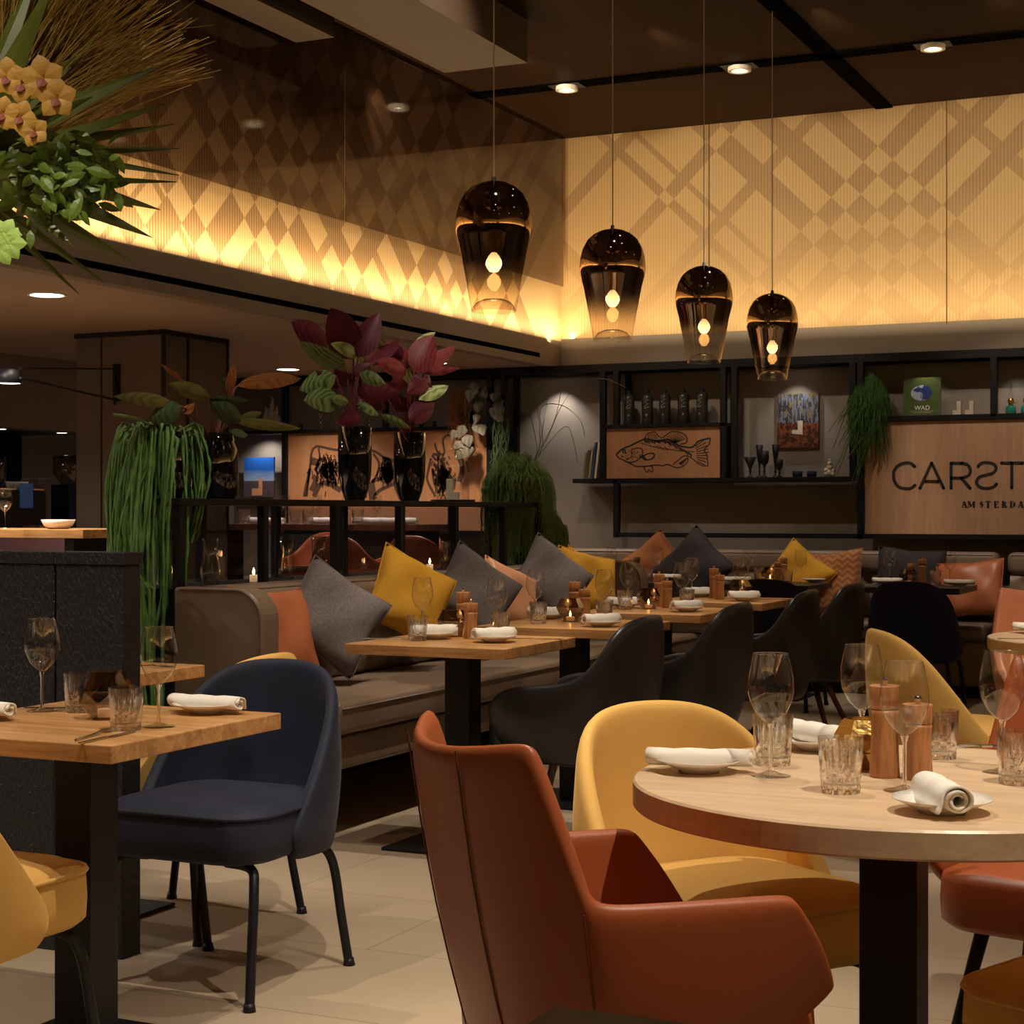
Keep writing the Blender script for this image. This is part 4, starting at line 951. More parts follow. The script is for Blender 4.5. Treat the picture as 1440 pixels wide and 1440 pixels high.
st([(1265, 228), (1250, 300), (1195, 360), (1225, 430), (1238, 555)], .006); st([(480, 215), (520, 160), (560, 150), (610, 145), (650, 195), (700, 215)], .005); st([(700, 215), (790, 150), (880, 148), (960, 180), (990, 230), (975, 280), (910, 290)], .006)
st([(320, 345), (400, 330), (450, 350), (450, 420), (400, 470), (320, 500), (250, 490)], .006); st([(320, 345), (320, 430), (250, 470)], .004); st([(470, 548), (490, 600), (520, 622), (530, 590), (575, 620), (575, 560), (540, 545)], .005)
st([(455, 420), (500, 470), (450, 440), (520, 400), (590, 400), (590, 440), (540, 470), (480, 470)], .007); st([(800, 545), (870, 570), (950, 550), (1000, 490), (990, 440)], .005); st([(430, 270), (600, 320), (740, 345), (900, 370), (1080, 385)], .004); st([(215, 350), (240, 350), (245, 380), (220, 380), (215, 350)], .007)
for i in range(26): a = 480 + i * 22; z = 235 + (max(0, a - 700) ** 1.25) * .12; st([(a, z), (a + 14, z + 30 + (i % 3) * 8)], .007, 2)
for i in range(14): a = PI * .95 - i * .2; st([(850, 275), (850 + 130 * math.cos(a), 275 - 120 * max(0, math.sin(a)))], .0028, 2)
for i in range(6): st([(520 + i * 22, 222), (530 + i * 14, 160)], .003, 2)
for i in range(9): st([(1090 + i * 3, 320 + i * 22), (1250 - abs(i - 4) * 12, 240 + i * 38)], .005, 2)
for i in range(8): st([(890, 520), (1000 - i * 8, 450 + i * 14)], .0028, 2)
for i in range(30): x = random.uniform(470, 900); z = random.uniform(290, 360); st([(x, z), (x + 8, z + 6)], .003, 2)
for i in range(40): x = random.uniform(190, 440); z = random.uniform(360, 470); st([(x, z), (x + 10, z - 8)], .004, 2)
obj('fish_drawing', bm, M['ink'], fp)
cp = panel('cattle_panel', 'large wooden panel with a dark drawing of cattle behind the vases', xs[402] + .023, xs[690] - .023, 1.076, 1.861, M['panel_d'], 'wall art')
W = xs[690] - xs[402] - .046
def fpx(q): p = onY(400 + q[0] / 4.8, 590 + q[1] / 4.8, YF + .03); return (p.x - cp.location.x, p.z - 1.076)
bm = nb()
st([(150, 520), (170, 350), (185, 220), (215, 183), (250, 185), (350, 205), (480, 205), (600, 212), (680, 262), (725, 270)], .014); st([(135, 520), (150, 440), (175, 330)], .02); st([(200, 520), (240, 440), (300, 430), (380, 480)], .03)
st([(230, 190), (238, 260), (215, 320), (230, 400)], .012); st([(270, 300), (260, 350), (300, 400), (350, 420)], .03); st([(210, 260), (200, 310)], .05); st([(310, 290), (330, 360)], .035); st([(190, 380), (210, 410), (180, 480)], .03)
st([(580, 420), (600, 540)], .05); st([(600, 230), (640, 300), (620, 380), (590, 420)], .014); st([(660, 280), (700, 290), (690, 370), (720, 420)], .05); st([(590, 420), (640, 400), (740, 390), (740, 430), (640, 480), (600, 540)], .02); st([(740, 440), (780, 540)], .012); st([(400, 420), (460, 480), (560, 500)], .05); st([(420, 240), (450, 330), (540, 380)], .03)
st([(1015, 160), (1035, 220), (1080, 230), (1070, 140), (1105, 105), (1150, 130)], .012); st([(995, 240), (1030, 275), (1040, 240), (1000, 235)], .014); st([(990, 260), (975, 330), (965, 410), (1020, 520)], .014); st([(1000, 330), (1010, 420), (1040, 500)], .014); st([(1060, 260), (1080, 340), (1110, 380), (1100, 460)], .03); st([(1180, 250), (1200, 330), (1180, 420)], .03); st([(1010, 300), (1040, 350), (1020, 440)], .02); st([(1150, 400), (1140, 470)], .02); st([(1230, 280), (1245, 350)], .014)
for i in range(260):
    for (cx, cy, rx, ry) in (((300, 330, 100, 90)), (690, 340, 45, 60), (1070, 380, 60, 110)):
        x = random.gauss(cx, rx * .5); z = random.gauss(cy, ry * .5); st([(x, z), (x + random.uniform(-12, 12), z + random.uniform(15, 40))], .007, 2)
obj('cattle_drawing', bm, M['ink2'], cp)
# the sign
sp_ = panel('sign_board', 'large veneer sign board reading CARSTEN AMSTERDAM in black letters', xs[1211] + .023, .1, 1.068, 1.849, M['panel'], 'sign')
def SP(px, py): p = onY(px, py, YF + .03); return (p.x - sp_.location.x, p.z - 1.068)
def letter(strokes, w, name='letter', mat='ink'):
    bm = nb()
    for L in strokes:
        P = curve([Vector((a, 0, b)) for a, b in L], 8) if len(L) > 2 else [Vector((a, 0, b)) for a, b in L]
        strip_xz(bm, [(p.x, p.z) for p in P], w, -.004, .0)
        for e in (P[0], P[-1]):
            poly_xz(bm, [(e.x + w / 2 * math.cos(k * PI / 5), e.z + w / 2 * math.sin(k * PI / 5)) for k in range(10)], -.004, 0)
    return obj(name, bm, M[mat], sp_)
cx = lambda a, b: SP(1240 + a / 6.26, 500 + b / 6.26)
LW = .021
letter([[cx(292, 978), cx(255, 948), cx(205, 945), cx(150, 965), cx(112, 1010), cx(105, 1060), cx(115, 1110), cx(150, 1155), cx(205, 1170), cx(255, 1168), cx(292, 1142)]], LW)
letter([[cx(337, 1168), cx(440, 945)], [cx(440, 945), cx(545, 1168)], [cx(385, 1108), cx(500, 1108)]], LW)
letter([[cx(611, 1168), cx(611, 948)], [cx(611, 948), cx(705, 948)], [cx(705, 948), cx(755, 962), cx(780, 1008), cx(765, 1055), cx(705, 1078)], [cx(611, 1078), cx(710, 1078)], [cx(700, 1078), cx(778, 1168)]], LW)
letter([[cx(848, 975), cx(880, 948), cx(930, 942), cx(985, 955), cx(1007, 990), cx(985, 1030), cx(930, 1050), cx(860, 1070), cx(836, 1115), cx(860, 1155), cx(920, 1170), cx(980, 1158), cx(1010, 1130)]], LW)
letter([[cx(1055, 946), cx(1240, 946)], [cx(1145, 946), cx(1145, 1165)]], LW)
def sx_(x0, dx): return x0 + dx
e0 = 1285
letter([[cx(e0, 946), cx(e0, 1165)], [cx(e0, 946), cx(e0 + 120, 946)], [cx(e0, 1055), cx(e0 + 105, 1055)], [cx(e0, 1165), cx(e0 + 120, 1165)]], LW)
letter([[cx(1470, 1165), cx(1470, 946)], [cx(1470, 946), cx(1620, 1165)], [cx(1620, 1165), cx(1620, 946)]], LW)
def serif(ch, x):
    a, b = 1283, 1337; mdl = (a + b) / 2; T = []; t_ = []
    if ch == 'A': T = [[(x + 14, a), (x + 26, b)]]; t_ = [[(x + 12, a), (x + 2, b)], [(x + 6, 1318), (x + 20, 1318)], [(x - 3, b), (x + 8, b)], [(x + 18, b), (x + 34, b)]]
    if ch == 'M': T = [[(x + 6, a), (x + 20, b - 6)], [(x + 38, a), (x + 38, b)]]; t_ = [[(x + 3, a), (x + 3, b)], [(x + 20, b - 4), (x + 36, a)], [(x - 3, b), (x + 9, b)], [(x + 32, b), (x + 46, b)], [(x - 2, a), (x + 8, a)]]
    if ch == 'S': T = [[(x + 5, a + 12), (x + 22, b - 14)]]; t_ = [[(x + 24, a + 14), (x + 14, a), (x + 4, a + 10)], [(x + 2, b - 14), (x + 12, b), (x + 22, b - 10)]]
    if ch == 'T': T = [[(x + 15, a), (x + 15, b)]]; t_ = [[(x, a), (x + 30, a)], [(x + 7, b), (x + 23, b)], [(x, a), (x, a + 12)], [(x + 30, a), (x + 30, a + 12)]]
    if ch == 'E': T = [[(x + 6, a), (x + 6, b)]]; t_ = [[(x, a), (x + 26, a)], [(x + 6, mdl), (x + 20, mdl)], [(x, b), (x + 26, b)], [(x + 26, a), (x + 26, a + 12)], [(x + 26, b), (x + 26, b - 12)]]
    if ch == 'R': T = [[(x + 6, a), (x + 6, b)], [(x + 16, mdl), (x + 26, b)], [(x + 20, a + 6), (x + 20, mdl - 4)]]; t_ = [[(x, a), (x + 16, a)], [(x + 6, mdl), (x + 18, mdl)], [(x, b), (x + 12, b)], [(x + 22, b), (x + 32, b)]]
    if ch == 'D': T = [[(x + 6, a), (x + 6, b)], [(x + 26, a + 10), (x + 26, b - 10)]]; t_ = [[(x, a), (x + 18, a), (x + 25, a + 12)], [(x, b), (x + 18, b), (x + 25, b - 12)]]
    bm = nb()
    for L, w in ((T, .0125), (t_, .004)):
        for s in L:
            P = [cx(x + (q[0] - x) * 1.4, q[1]) for q in s]; strip_xz(bm, P, w * 1.15, -.003, 0)
    obj('letter', bm, M['ink'], sp_)
for ch, x in zip('AMSTERDAM', (706, 758, 860, 915, 990, 1058, 1130, 1204, 1262)): serif(ch, x)
# bottles
def bottle():
    t = thing('stoneware_bottle', '', 'bottle')
    bm = nb(); lathe(bm, [(0, 0), (.040, 0), (.043, .005), (.043, .20), (.036, .222), (.016, .232), (.015, .25), (0, .25)], 24); obj('body', bm, M['bottle'], t, smooth=True)
    bm = nb(); lathe(bm, [(.019, .235), (.019, .258), (0, .258)], 16); obj('stopper', bm, M['black'], t)
    bm = nb(); yb = -.0435
    strip_xz(bm, [(-.018, .13), (.014, .155), (-.016, .165), (.016, .185)], .004, yb, yb + .006); strip_xz(bm, [(-.016, .12), (.016, .128)], .006, yb, yb + .006); poly_xz(bm, [(.008 * math.cos(k), .07 + .008 * math.sin(k)) for k in range(6)], yb, yb + .004)
    obj('printed_label', bm, M['label'], t); return t
BT = Kind(bottle)
for i, (px, w) in enumerate(((884.5, 'first from the left'), (910.5, 'second from the left'), (935, 'middle one'), (961, 'fourth from the left'), (987.5, 'rightmost'))):
    BT((onY(px, 590, 12.12).x, 12.12, 1.8725), random.uniform(-.2, .4), 'dark stoneware bottle above the fish panel, ' + w, 'stoneware bottles on the shelf')
# books left of the fish panel
cols_ = [(.18, .13, .08), (.08, .09, .06), (.30, .27, .12), (.03, .05, .16), (.55, .5, .4)]; bx_ = [826, 829.5, 833.5, 837.5, 842]; nm = ['brown', 'dark green', 'olive yellow', 'blue', 'cream']
for i, c in enumerate(cols_):
    p = onY(bx_[i], 671, 12.12); t = thing('book', nm[i] + ' book leaning on the shelf left of the fish panel', 'book', (p.x, 12.12, 1.472), 0, 'books left of the fish panel')
    hh = .20 + .018 * i + (.02 if i == 3 else 0); box('cover', (-.009, .009, -.075, .075, 0.002, hh), plain('book_cover_' + nm[i].replace(' ', '_'), c, .5), t); box('pages', (-.007, .007, -.0745, .076, .004, hh + .0005), M['linen'], t)
    t.rotation_euler = (0, .12, 0)
# goblets
def goblet(prof):
    def f():
        bm = nb(); lathe(bm, prof, 24); o = obj('goblet', bm, M['black'], None, smooth=True); o['category'] = 'goblet'; return o
    return f
stem = [(0, 0), (.022, 0), (.02, .005), (.008, .012), (.006, .03), (.012, .04), (.006, .05)]
G1 = Kind(goblet(stem + [(.012, .07), (.045, .145), (.043, .146), (0, .08)])); G2 = Kind(goblet(stem + [(.010, .10), (.02, .17), (.026, .235), (.024, .236), (0, .11)])); G3 = Kind(goblet(stem + [(.008, .08), (.028, .105), (.034, .14), (.033, .19), (.031, .191), (0, .1)])); G4 = Kind(goblet([(a, b * .8) for a, b in stem] + [(.018, .06), (.026, .085), (.027, .125), (.025, .126), (0, .06)]))
g = 'black goblets on the long shelf'
for K, a, l in ((G1, 1056, 'wide cone-shaped black goblet, leftmost of the goblets'), (G2, 1068, 'tall narrow black goblet, the left one of two'), (G3, 1076, 'black goblet with a deep rounded cup between the two tall ones'), (G2, 1090.5, 'tall narrow black goblet in front of the forest print'), (G4, 1097, 'small black goblet, rightmost of the goblets')):
    K((onY(a, 671, 12.13 if K in (G2,) else 12.09).x, 12.13 if K in (G2,) else 12.07, 1.4715), 0, l, g)
def tealight():
    t = thing('tealight_holder', '', 'candle holder'); bm = nb(); lathe(bm, [(0, 0), (.034, 0), (.038, .042), (.036, .042), (.032, .006), (0, .006)], 20); obj('cup', bm, M['navy2'], t, smooth=True)
    bm = nb(); lathe(bm, [(0, .008), (.02, .008), (.02, .022), (0, .022)], 14); obj('wax', bm, M['wax'], t); return t
TLt = Kind(tealight)
TLt((onY(1121.5, 671, 12.12).x, 12.12, 1.4715), 0, 'blue glass tealight cup on the long shelf', 'tealight cups on the long shelf'); TLt((onY(1141.5, 671, 12.12).x, 12.12, 1.4715), 0, 'dark tealight cup nearest the pale figurine', 'tealight cups on the long shelf')
t = thing('figurine', 'small pale beaded figurine at the right end of the long shelf', 'ornament', (onY(1167, 671, 12.12).x, 12.12, 1.4715)); bm = nb()
for (x, z, r) in ((-.02, .02, .022), (.02, .02, .022), (0, .03, .026), (-.025, .045, .018), (.026, .046, .018), (0, .065, .022), (0, .095, .017), (0, .12, .012)):
    lathe(bm, [(0, z - r)] + [(r * math.cos(a), z + r * math.sin(a)) for a in [-PI / 2 + k * PI / 8 for k in range(1, 8)]] + [(0, z + r)], 12, cx=x)
obj('beads', bm, M['stone'], t, smooth=True)
# prints
def print_mat(name, kind):
    m, nt, p = nodes(name); v = coord(nt); sp = nt.nodes.new('ShaderNodeSeparateXYZ'); nt.links.new(v, sp.inputs[0]); z = sp.outputs[2]; x = sp.outputs[0]
    if kind == 'forest':
        n1 = noise(nt, coord(nt, (1, 1, 1)), 22, 5, .75); n2 = noise(nt, coord(nt, (2.5, 1, .5)), 18, 4, .7)
        up = mixc(nt, mth(nt, 'MULTIPLY', mth(nt, 'GREATER_THAN', n2, .5), .9), (.12, .13, .18), (.01, .012, .02)); up = mixc(nt, mth(nt, 'GREATER_THAN', n1, .56), up, (.17, .12, .02))
        lo = mixc(nt, mth(nt, 'GREATER_THAN', n1, .5), (.03, .008, .006), (.16, .045, .02)); rp = mth(nt, 'GREATER_THAN', mth(nt, 'ADD', z, mth(nt, 'MULTIPLY', n1, .1)), .23); c = mixc(nt, rp, lo, up)
    elif kind == 'beach':
        n1 = noise(nt, coord(nt, (1, 1, 4)), 6, 4); f = N(nt, 'ShaderNodeMapRange'); nt.links.new(mth(nt, 'ADD', z, mth(nt, 'MULTIPLY', n1, .06)), f.inputs[0]); f.inputs[1].default_value = .14; f.inputs[2].default_value = .26
        sky = mixc(nt, f.outputs[0], (.42, .55, .7), (.015, .10, .42)); sea = mixc(nt, noise(nt, v, 30, 4), (.03, .04, .08), (.16, .09, .09)); c = mixc(nt, mth(nt, 'GREATER_THAN', z, .135), sea, sky)
    else:
        n1 = noise(nt, v, 28, 5, .8); g = mixc(nt, n1, (.01, .025, .005), (.10, .13, .03)); dx = mth(nt, 'DIVIDE', mth(nt, 'SUBTRACT', x, .125), .07); dz = mth(nt, 'DIVIDE', mth(nt, 'SUBTRACT', z, .165), .052)
        d = mth(nt, 'ADD', mth(nt, 'MULTIPLY', dx, dx), mth(nt, 'MULTIPLY', dz, dz)); d = mth(nt, 'ADD', d, mth(nt, 'MULTIPLY', mth(nt, 'SUBTRACT', n1, .5), .8)); n3 = noise(nt, v, 14, 4, .7)
        c = mixc(nt, mth(nt, 'LESS_THAN', d, 1.1), g, mixc(nt, mth(nt, 'GREATER_THAN', mth(nt, 'ADD', n3, mth(nt, 'MULTIPLY', mth(nt, 'SUBTRACT', x, .10), 2.5)), .53), (.32, .36, .42), (.012, .03, .14)))
    nt.links.new(c, p.inputs['Base Color']); p.inputs['Roughness'].default_value = .35; return m
a = onY(1093, 630, 12.27); b = onY(1151, 553, 12.27)
t = thing('forest_print', 'forest photo print with a pale stepped block, on the wall above the goblets', 'wall art', (a.x, 12.27, a.z)); box('print', (0, b.x - a.x, 0, .02, 0, b.z - a.z), print_mat('forest_photo', 'forest'), t)
w_, h_ = b.x - a.x, b.z - a.z
bm = nb(); poly_xz(bm, [(.36 * w_, .26 * h_), (.62 * w_, .24 * h_), (.62 * w_, .50 * h_), (.50 * w_, .50 * h_), (.50 * w_, .33 * h_), (.36 * w_, .33 * h_)], -.002, .001); obj('pale_block', bm, M['stone'], t)
a = onY(343, 699, 12.20); b = onY(385, 643, 12.20); t = thing('beach_print', 'blue sky and sea photo print in the lit niche left of the cattle panel', 'wall art', (a.x, 12.2, a.z)); w_, h_ = b.x - a.x, b.z - a.z
box('print', (0, w_, 0, .02, 0, h_), print_mat('beach_photo', 'beach'), t)
bm = nb(); poly_xz(bm, [(.27 * w_, .04 * h_), (.62 * w_, .04 * h_), (.62 * w_, .46 * h_), (.5 * w_, .46 * h_), (.5 * w_, .22 * h_), (.27 * w_, .22 * h_)], -.002, .001); obj('pale_block', bm, M['pea_c'], t)
a = onY(1270, 584, 12.15); b = onY(1326, 528, 12.2); t = thing('photo_book', 'green and blue photo book titled WAD standing on the top shelf', 'book', (a.x, 12.15, 1.8885)); w_, h_ = b.x - a.x - .01, .275
box('cover', (0, w_, 0, .022, 0.0, h_), print_mat('aerial_photo_cover', 'wad'), t); t.rotation_euler = (-.1, 0, .03)
def text(s, size, x, z, mat, parent, name='title'):
    cu = bpy.data.curves.new(name, 'FONT'); cu.body = s; cu.size = size; cu.extrude = .0008; o = bpy.data.objects.new('tmp', cu); C.objects.link(o); bpy.context.view_layer.update()
    me = bpy.data.meshes.new_from_object(o.evaluated_get(bpy.context.evaluated_depsgraph_get())); bpy.data.objects.remove(o)
    me.transform(Matrix.Translation((x, -.001, z)) @ Matrix.Rotation(PI / 2, 4, 'X')); me.materials.clear(); me.materials.append(mat); q = bpy.data.objects.new(name, me); C.objects.link(q); q.parent = parent; return q
text('WAD', .044, .30 * w_, .045, M['white'], t); bm = nb()
for z, x0, x1 in ((.034, .18, .82), (.024, .27, .76)):
    for k in range(12): u = x0 + (x1 - x0) * k / 12; bx(bm, u * w_, (u + (x1 - x0) / 12 * .8) * w_, -.0012, 0, z, z + .003)
obj('subtitle', bm, M['stone'], t)
lblock('step_block', 'cream stepped block right of the WAD book, the left one', (onY(1346, 582, 12.1).x, 12.1, 1.8885), .95, 1, 'cream stepped blocks'); lblock('step_block', 'cream stepped block beside the black post, the right one', (onY(1363.5, 582, 12.1).x, 12.1, 1.8885), .95, 1, 'cream stepped blocks')
def lamp_():
    t = thing('oil_lamp', '', 'oil lamp'); bm = nb(); lathe(bm, [(0, 0), (.033, 0), (.035, .01), (.035, .045), (.018, .058), (0, .058)], 24); obj('reservoir', bm, M['teal'], t, smooth=True)
    bm = nb(); lathe(bm, [(0, .058), (.016, .058), (.014, .07), (.022, .085), (.02, .10), (.012, .11), (0, .11)], 20); tube(bm, [(.015, 0, .075), (.035, 0, .075), (.035, 0, .085)], .004, 6); obj('burner', bm, M['brass'], t, smooth=True)
    bm = nb(); lathe(bm, [(.012, .11), (.017, .13), (.010, .17), (.009, .21), (.008, .21), (.009, .17)], 20); obj('chimney', bm, M['dome'], t, smooth=True); return t
OL = Kind(lamp_); OL((onY(1421.5, 582, 12.12).x, 12.12, 1.8885), 0, 'small teal glass oil lamp with a brass burner on the top shelf', 'oil lamps'); OL((onY(1443, 582, 12.12).x, 12.12, 1.8885), 2, 'oil lamp cut by the right picture edge on the top shelf', 'oil lamps')
# left shelf things
t = thing('coral_ornament', 'pale branching coral piece on the shelf above the beach print', 'ornament', (onY(381, 604, 12.15).x, 12.15, 1.891)); bm = nb()
for x, h in ((-.07, .14), (-.05, .20), (-.025, .19), (.0, .23), (.012, .285), (.035, .17), (.055, .205), (.075, .12), (.02, .13)): tube(bm, [(x * .5, random.uniform(-.02, .02), 0), (x * .9, 0, h * .4), (x + .004, 0, h * .75), (x, 0, h)], [.018, .016, .014, .011], 8)
obj('branches', bm, M['coral'], t, smooth=True)
def twist():
    t = thing('brass_twist', '', 'ornament'); bm = nb(); lathe(bm, [(0, 0), (.014, 0), (.014, .006), (0, .006)], 14); obj('foot', bm, M['brass'], t)
    bm = nb()
    for q in (0, PI): tube(bm, [(.011 * math.cos(q + k * .7), .011 * math.sin(q + k * .7), .006 + k * .010) for k in range(14)], .005, 6)
    obj('twisted_stem', bm, M['brass'], t, smooth=True); return t
TW = Kind(twist)
for px, w in ((451, 'leftmost'), (473, 'middle'), (519, 'rightmost')): TW((onY(px, 604, 12.14).x, 12.14, 1.891), px, 'twisted brass candlestick on the shelf above the cattle panel, ' + w, 'brass candlesticks')
def jarlet():
    bm = nb(); lathe(bm, [(0, 0), (.016, 0), (.018, .045), (.016, .045), (.014, .004), (0, .004)], 16); o = obj('small_glass_jar', bm, M['vaseglass'], None, smooth=True); o['category'] = 'jar'; return o
JL = Kind(jarlet)
for px, w in ((404, 'beside the coral'), (423, 'right of the coral'), (592, 'left one near the hanging plant'), (611, 'right one near the hanging plant')): JL((onY(px, 604, 12.12).x, 12.12, 1.891), 0, 'tiny dark jar on the left shelf, ' + w, 'tiny jars on the left shelf')
# ================================================================== TABLEWARE
def wineglass():
    t = thing('wine_glass', '', 'glass')
    bm = nb(); lathe(bm, [(0, .092), (.012, .097), (.028, .113), (.038, .135), (.0415, .152), (.040, .175), (.034, .205), (.0305, .218)], 40); tube(bm, [(.0305*math.cos(k*PI/20), .0305*math.sin(k*PI/20), .218) for k in range(41)], .0006, 4, cap=False); obj('bowl', bm, M['wine'], t, smooth=True)
    bm = nb(); lathe(bm, [(.0045, .006), (.0036, .02), (.0036, .08), (.007, .093)], 14); obj('stem', bm, M['tumb'], t, smooth=True)
    bm = nb(); lathe(bm, [(0, 0), (.035, 0), (.036, .001), (.02, .0035), (.006, .009), (0, .01)], 32); obj('foot', bm, M['wine'], t, smooth=True)
    return t
def tumbler():
    H = .092
    def rf(i, k, r, z):
        if i > 13 or z <= .001: return r
        s = z / H; a = k / 72
        if s < .48: q = abs(math.sin(PI * 9 * (a + s * .55))) * abs(math.sin(PI * 9 * (a - s * .55))); return r - .0055 * (1 - q ** .6)
        return r - .0028 * abs(math.sin(PI * 18 * a)) * max(0, (.86 - s) / .38) ** .4 if s < .86 else r
    prof = [(.032, 0)] + [(.034 + .004 * (i / 13), H * i / 13) for i in range(1, 14)] + [(.0365, H), (.0355, H * .6), (.033, H * .2), (.028, .014), (0, .012)]
    bm = nb(); lathe(bm, [(0, .0)] + prof, 72, rfn=lambda i, k, r, z: rf(i - 1, k, r, z)); o = obj('crystal_tumbler', bm, M['tumb'], None); o['category'] = 'glass'; return o
def plate():
    bm = nb(); lathe(bm, [(0, 0), (.036, 0), (.038, .004), (.062, .015), (.078, .022), (.0785, .024), (.062, .019), (.034, .0085), (0, .0075)], 40); o = obj('side_plate', bm, M['white'], None, smooth=True); o['category'] = 'plate'; return o
def napkin(L=.17, R=.024, turns=2.4, sq=.9):
    def f():
        bm = nb(); n = 60; P = []
        for i in range(n + 1):
            q = i / n; a = q * turns * 2 * PI; r = R * (1 - .62 * q); P.append((r * math.cos(a) , r * math.sin(a) * sq + R * sq))
        P = [(R * 1.35, .002), (R * 1.15, R * .3)] + P
        xs_ = [-L / 2 + L * k / 8 for k in range(9)]; G = []
        for j, x in enumerate(xs_):
            w = 1 + .05 * math.sin(j * 1.3); G.append([bm.verts.new((x + .004 * math.sin(i * .35), y * w, z * (1 + .04 * math.sin(j * 2.1 + i * .1)))) for i, (y, z) in enumerate(P)])
        for a, b in zip(G, G[1:]):
            for k in range(len(P) - 1): bm.faces.new([a[k], b[k], b[k + 1], a[k + 1]])
        o = obj('rolled_napkin', bm, M['linen'], None, smooth=True, solid=.004, soff=0); o['category'] = 'napkin'; return o
    return f
def mill(h):
    def f():
        t = thing('pepper_mill', '', 'pepper mill')
        def sqr(i, k, r, z): a = 2 * PI * k / 32; return r
        zs = [0, .1, .3, .5, .66]; bm = nb(); lathe(bm, [(0, 0), (.026, 0), (.0268, .003), (.0245, h * .3), (.0235, h * .5), (.0245, h * .68), (.0252, h * .735), (0, h * .735)], 32); obj('body', bm, M['millwood'], t, smooth=True, bevel=0)
        bm = nb(); lathe(bm, [(0, h * .745), (.0248, h * .745), (.0256, h * .85), (.027, h * .99), (.026, h), (0, h)], 32); obj('head', bm, M['millwood'], t, smooth=True)
        bm = nb(); lathe(bm, [(.004, h), (.004, h + .004), (.007, h + .009), (.0065, h + .014), (0, h + .016)], 14); obj('knob', bm, M['steel'], t, smooth=True)
        for o in kids(t):
            for p in o.data.polygons:
                if abs(p.normal.z) > .9: p.use_smooth = False
        return t
    return f
def votive(mat='smoke', lit=True):
    def f():
        t = thing('faceted_votive', '', 'candle holder')
        bm = nb(); prof = [(.034, 0), (.058, .035), (.062, .062), (.040, .100), (.038, .100), (.059, .062), (.055, .036), (.031, .004), (0, .004)]
        rings = []
        for j, (r, z) in enumerate(prof):
            if r == 0: rings.append([bm.verts.new((0, 0, z))]); continue
            off = (.5 if j in (1, 6) else 0); rings.append([bm.verts.new((r * math.cos(2 * PI * (k + off) / 6), r * math.sin(2 * PI * (k + off) / 6), z)) for k in range(6)])
        for a, b in zip(rings, rings[1:]):
            for k in range(6):
                if len(b) == 1: bm.faces.new([a[k], a[(k + 1) % 6], b[0]])
                else:
                    bm.faces.new([a[k], a[(k + 1) % 6], b[k]]); bm.faces.new([a[(k + 1) % 6], b[(k + 1) % 6], b[k]])
        bm.faces.new(rings[0][::-1]); obj('faceted_glass', bm, M[mat], t)
        bm = nb(); lathe(bm, [(0, .005), (.019, .005), (.019, .02), (0, .02)], 18); obj('tealight', bm, M['wax'], t)
        if lit: bm = nb(); lathe(bm, [(0, .021), (.0035, .025), (.005, .031), (0, .048)], 8); obj('flame', bm, M['flame'], t, smooth=True)
        return t
    return f
def cutlery():
    bm = nb(); bx(bm, -.10, .0, -.004, .004, .001, .004); 
    P = [(0, -.0035), (.02, -.008), (.10, -.008), (.115, .0), (.09, .006), (0, .004)]; prism(bm, P, .0012, .003); o = obj('table_knife', bm, M['steel'], None, bevel=.0008); o['category'] = 'cutlery'; return o
def fork():
    bm = nb(); tube(bm, curve([(-.10, 0, .003), (-.02, 0, .003), (.03, 0, .006), (.05, 0, .005)], 4), .0028, 6); bx(bm, .048, .07, -.011, .011, .003, .006)
    for y in (-.0095, -.0032, .0032, .0095): tube(bm, [(.068, y, .0045), (.105, y, .0035)], .0015, 4)
    o = obj('table_fork', bm, M['steel'], None); o['category'] = 'cutlery'; return o
WG, TU, PL, NP, NL, PM, PS, VO, VD, VG, KN, FK = Kind(wineglass), Kind(tumbler), Kind(plate), Kind(napkin(.17)), Kind(napkin(.185, .021, 2.2, .75)), Kind(mill(.162)), Kind(mill(.132)), Kind(votive()), Kind(votive('smoke', False)), Kind(votive('goldv', False)), Kind(cutlery), Kind(fork)
TZ = .7503
VS = Kind(votive())
gW, gT, gP, gN, gM, gV, gC = 'wine glasses', 'crystal tumblers', 'side plates', 'rolled napkins', 'pepper mills', 'faceted candle holders', 'cutlery'
RECT = {'first bench': (TX, 5.67, .315), 'second bench': (TX, 6.725, .315), 'third bench': (TX - .02, 7.81, .315), 'fourth bench': (TX - .05, 8.88, .315), 'left table': (-2.51, 3.125, .315), 'left picture edge': (-2.51, 3.125, .315), 'behind the charred': (-3.42, 4.19, .315, .23),
    'under the sign': (-2.29, 11.07, .31), 'middle black': (-3.24, 11.07, .31), 'left black': (-4.30, 11.07, .31), 'far round': (-.58, 6.83, -.478), 'round': (RX, RY, -.478)}
PLACED = []
RAD = {'WG': .036, 'TU': .04, 'PL': .08, 'PM': .028, 'PS': .028, 'VO': .06, 'VD': .06, 'VG': .062, 'KN': .012, 'FK': .012}
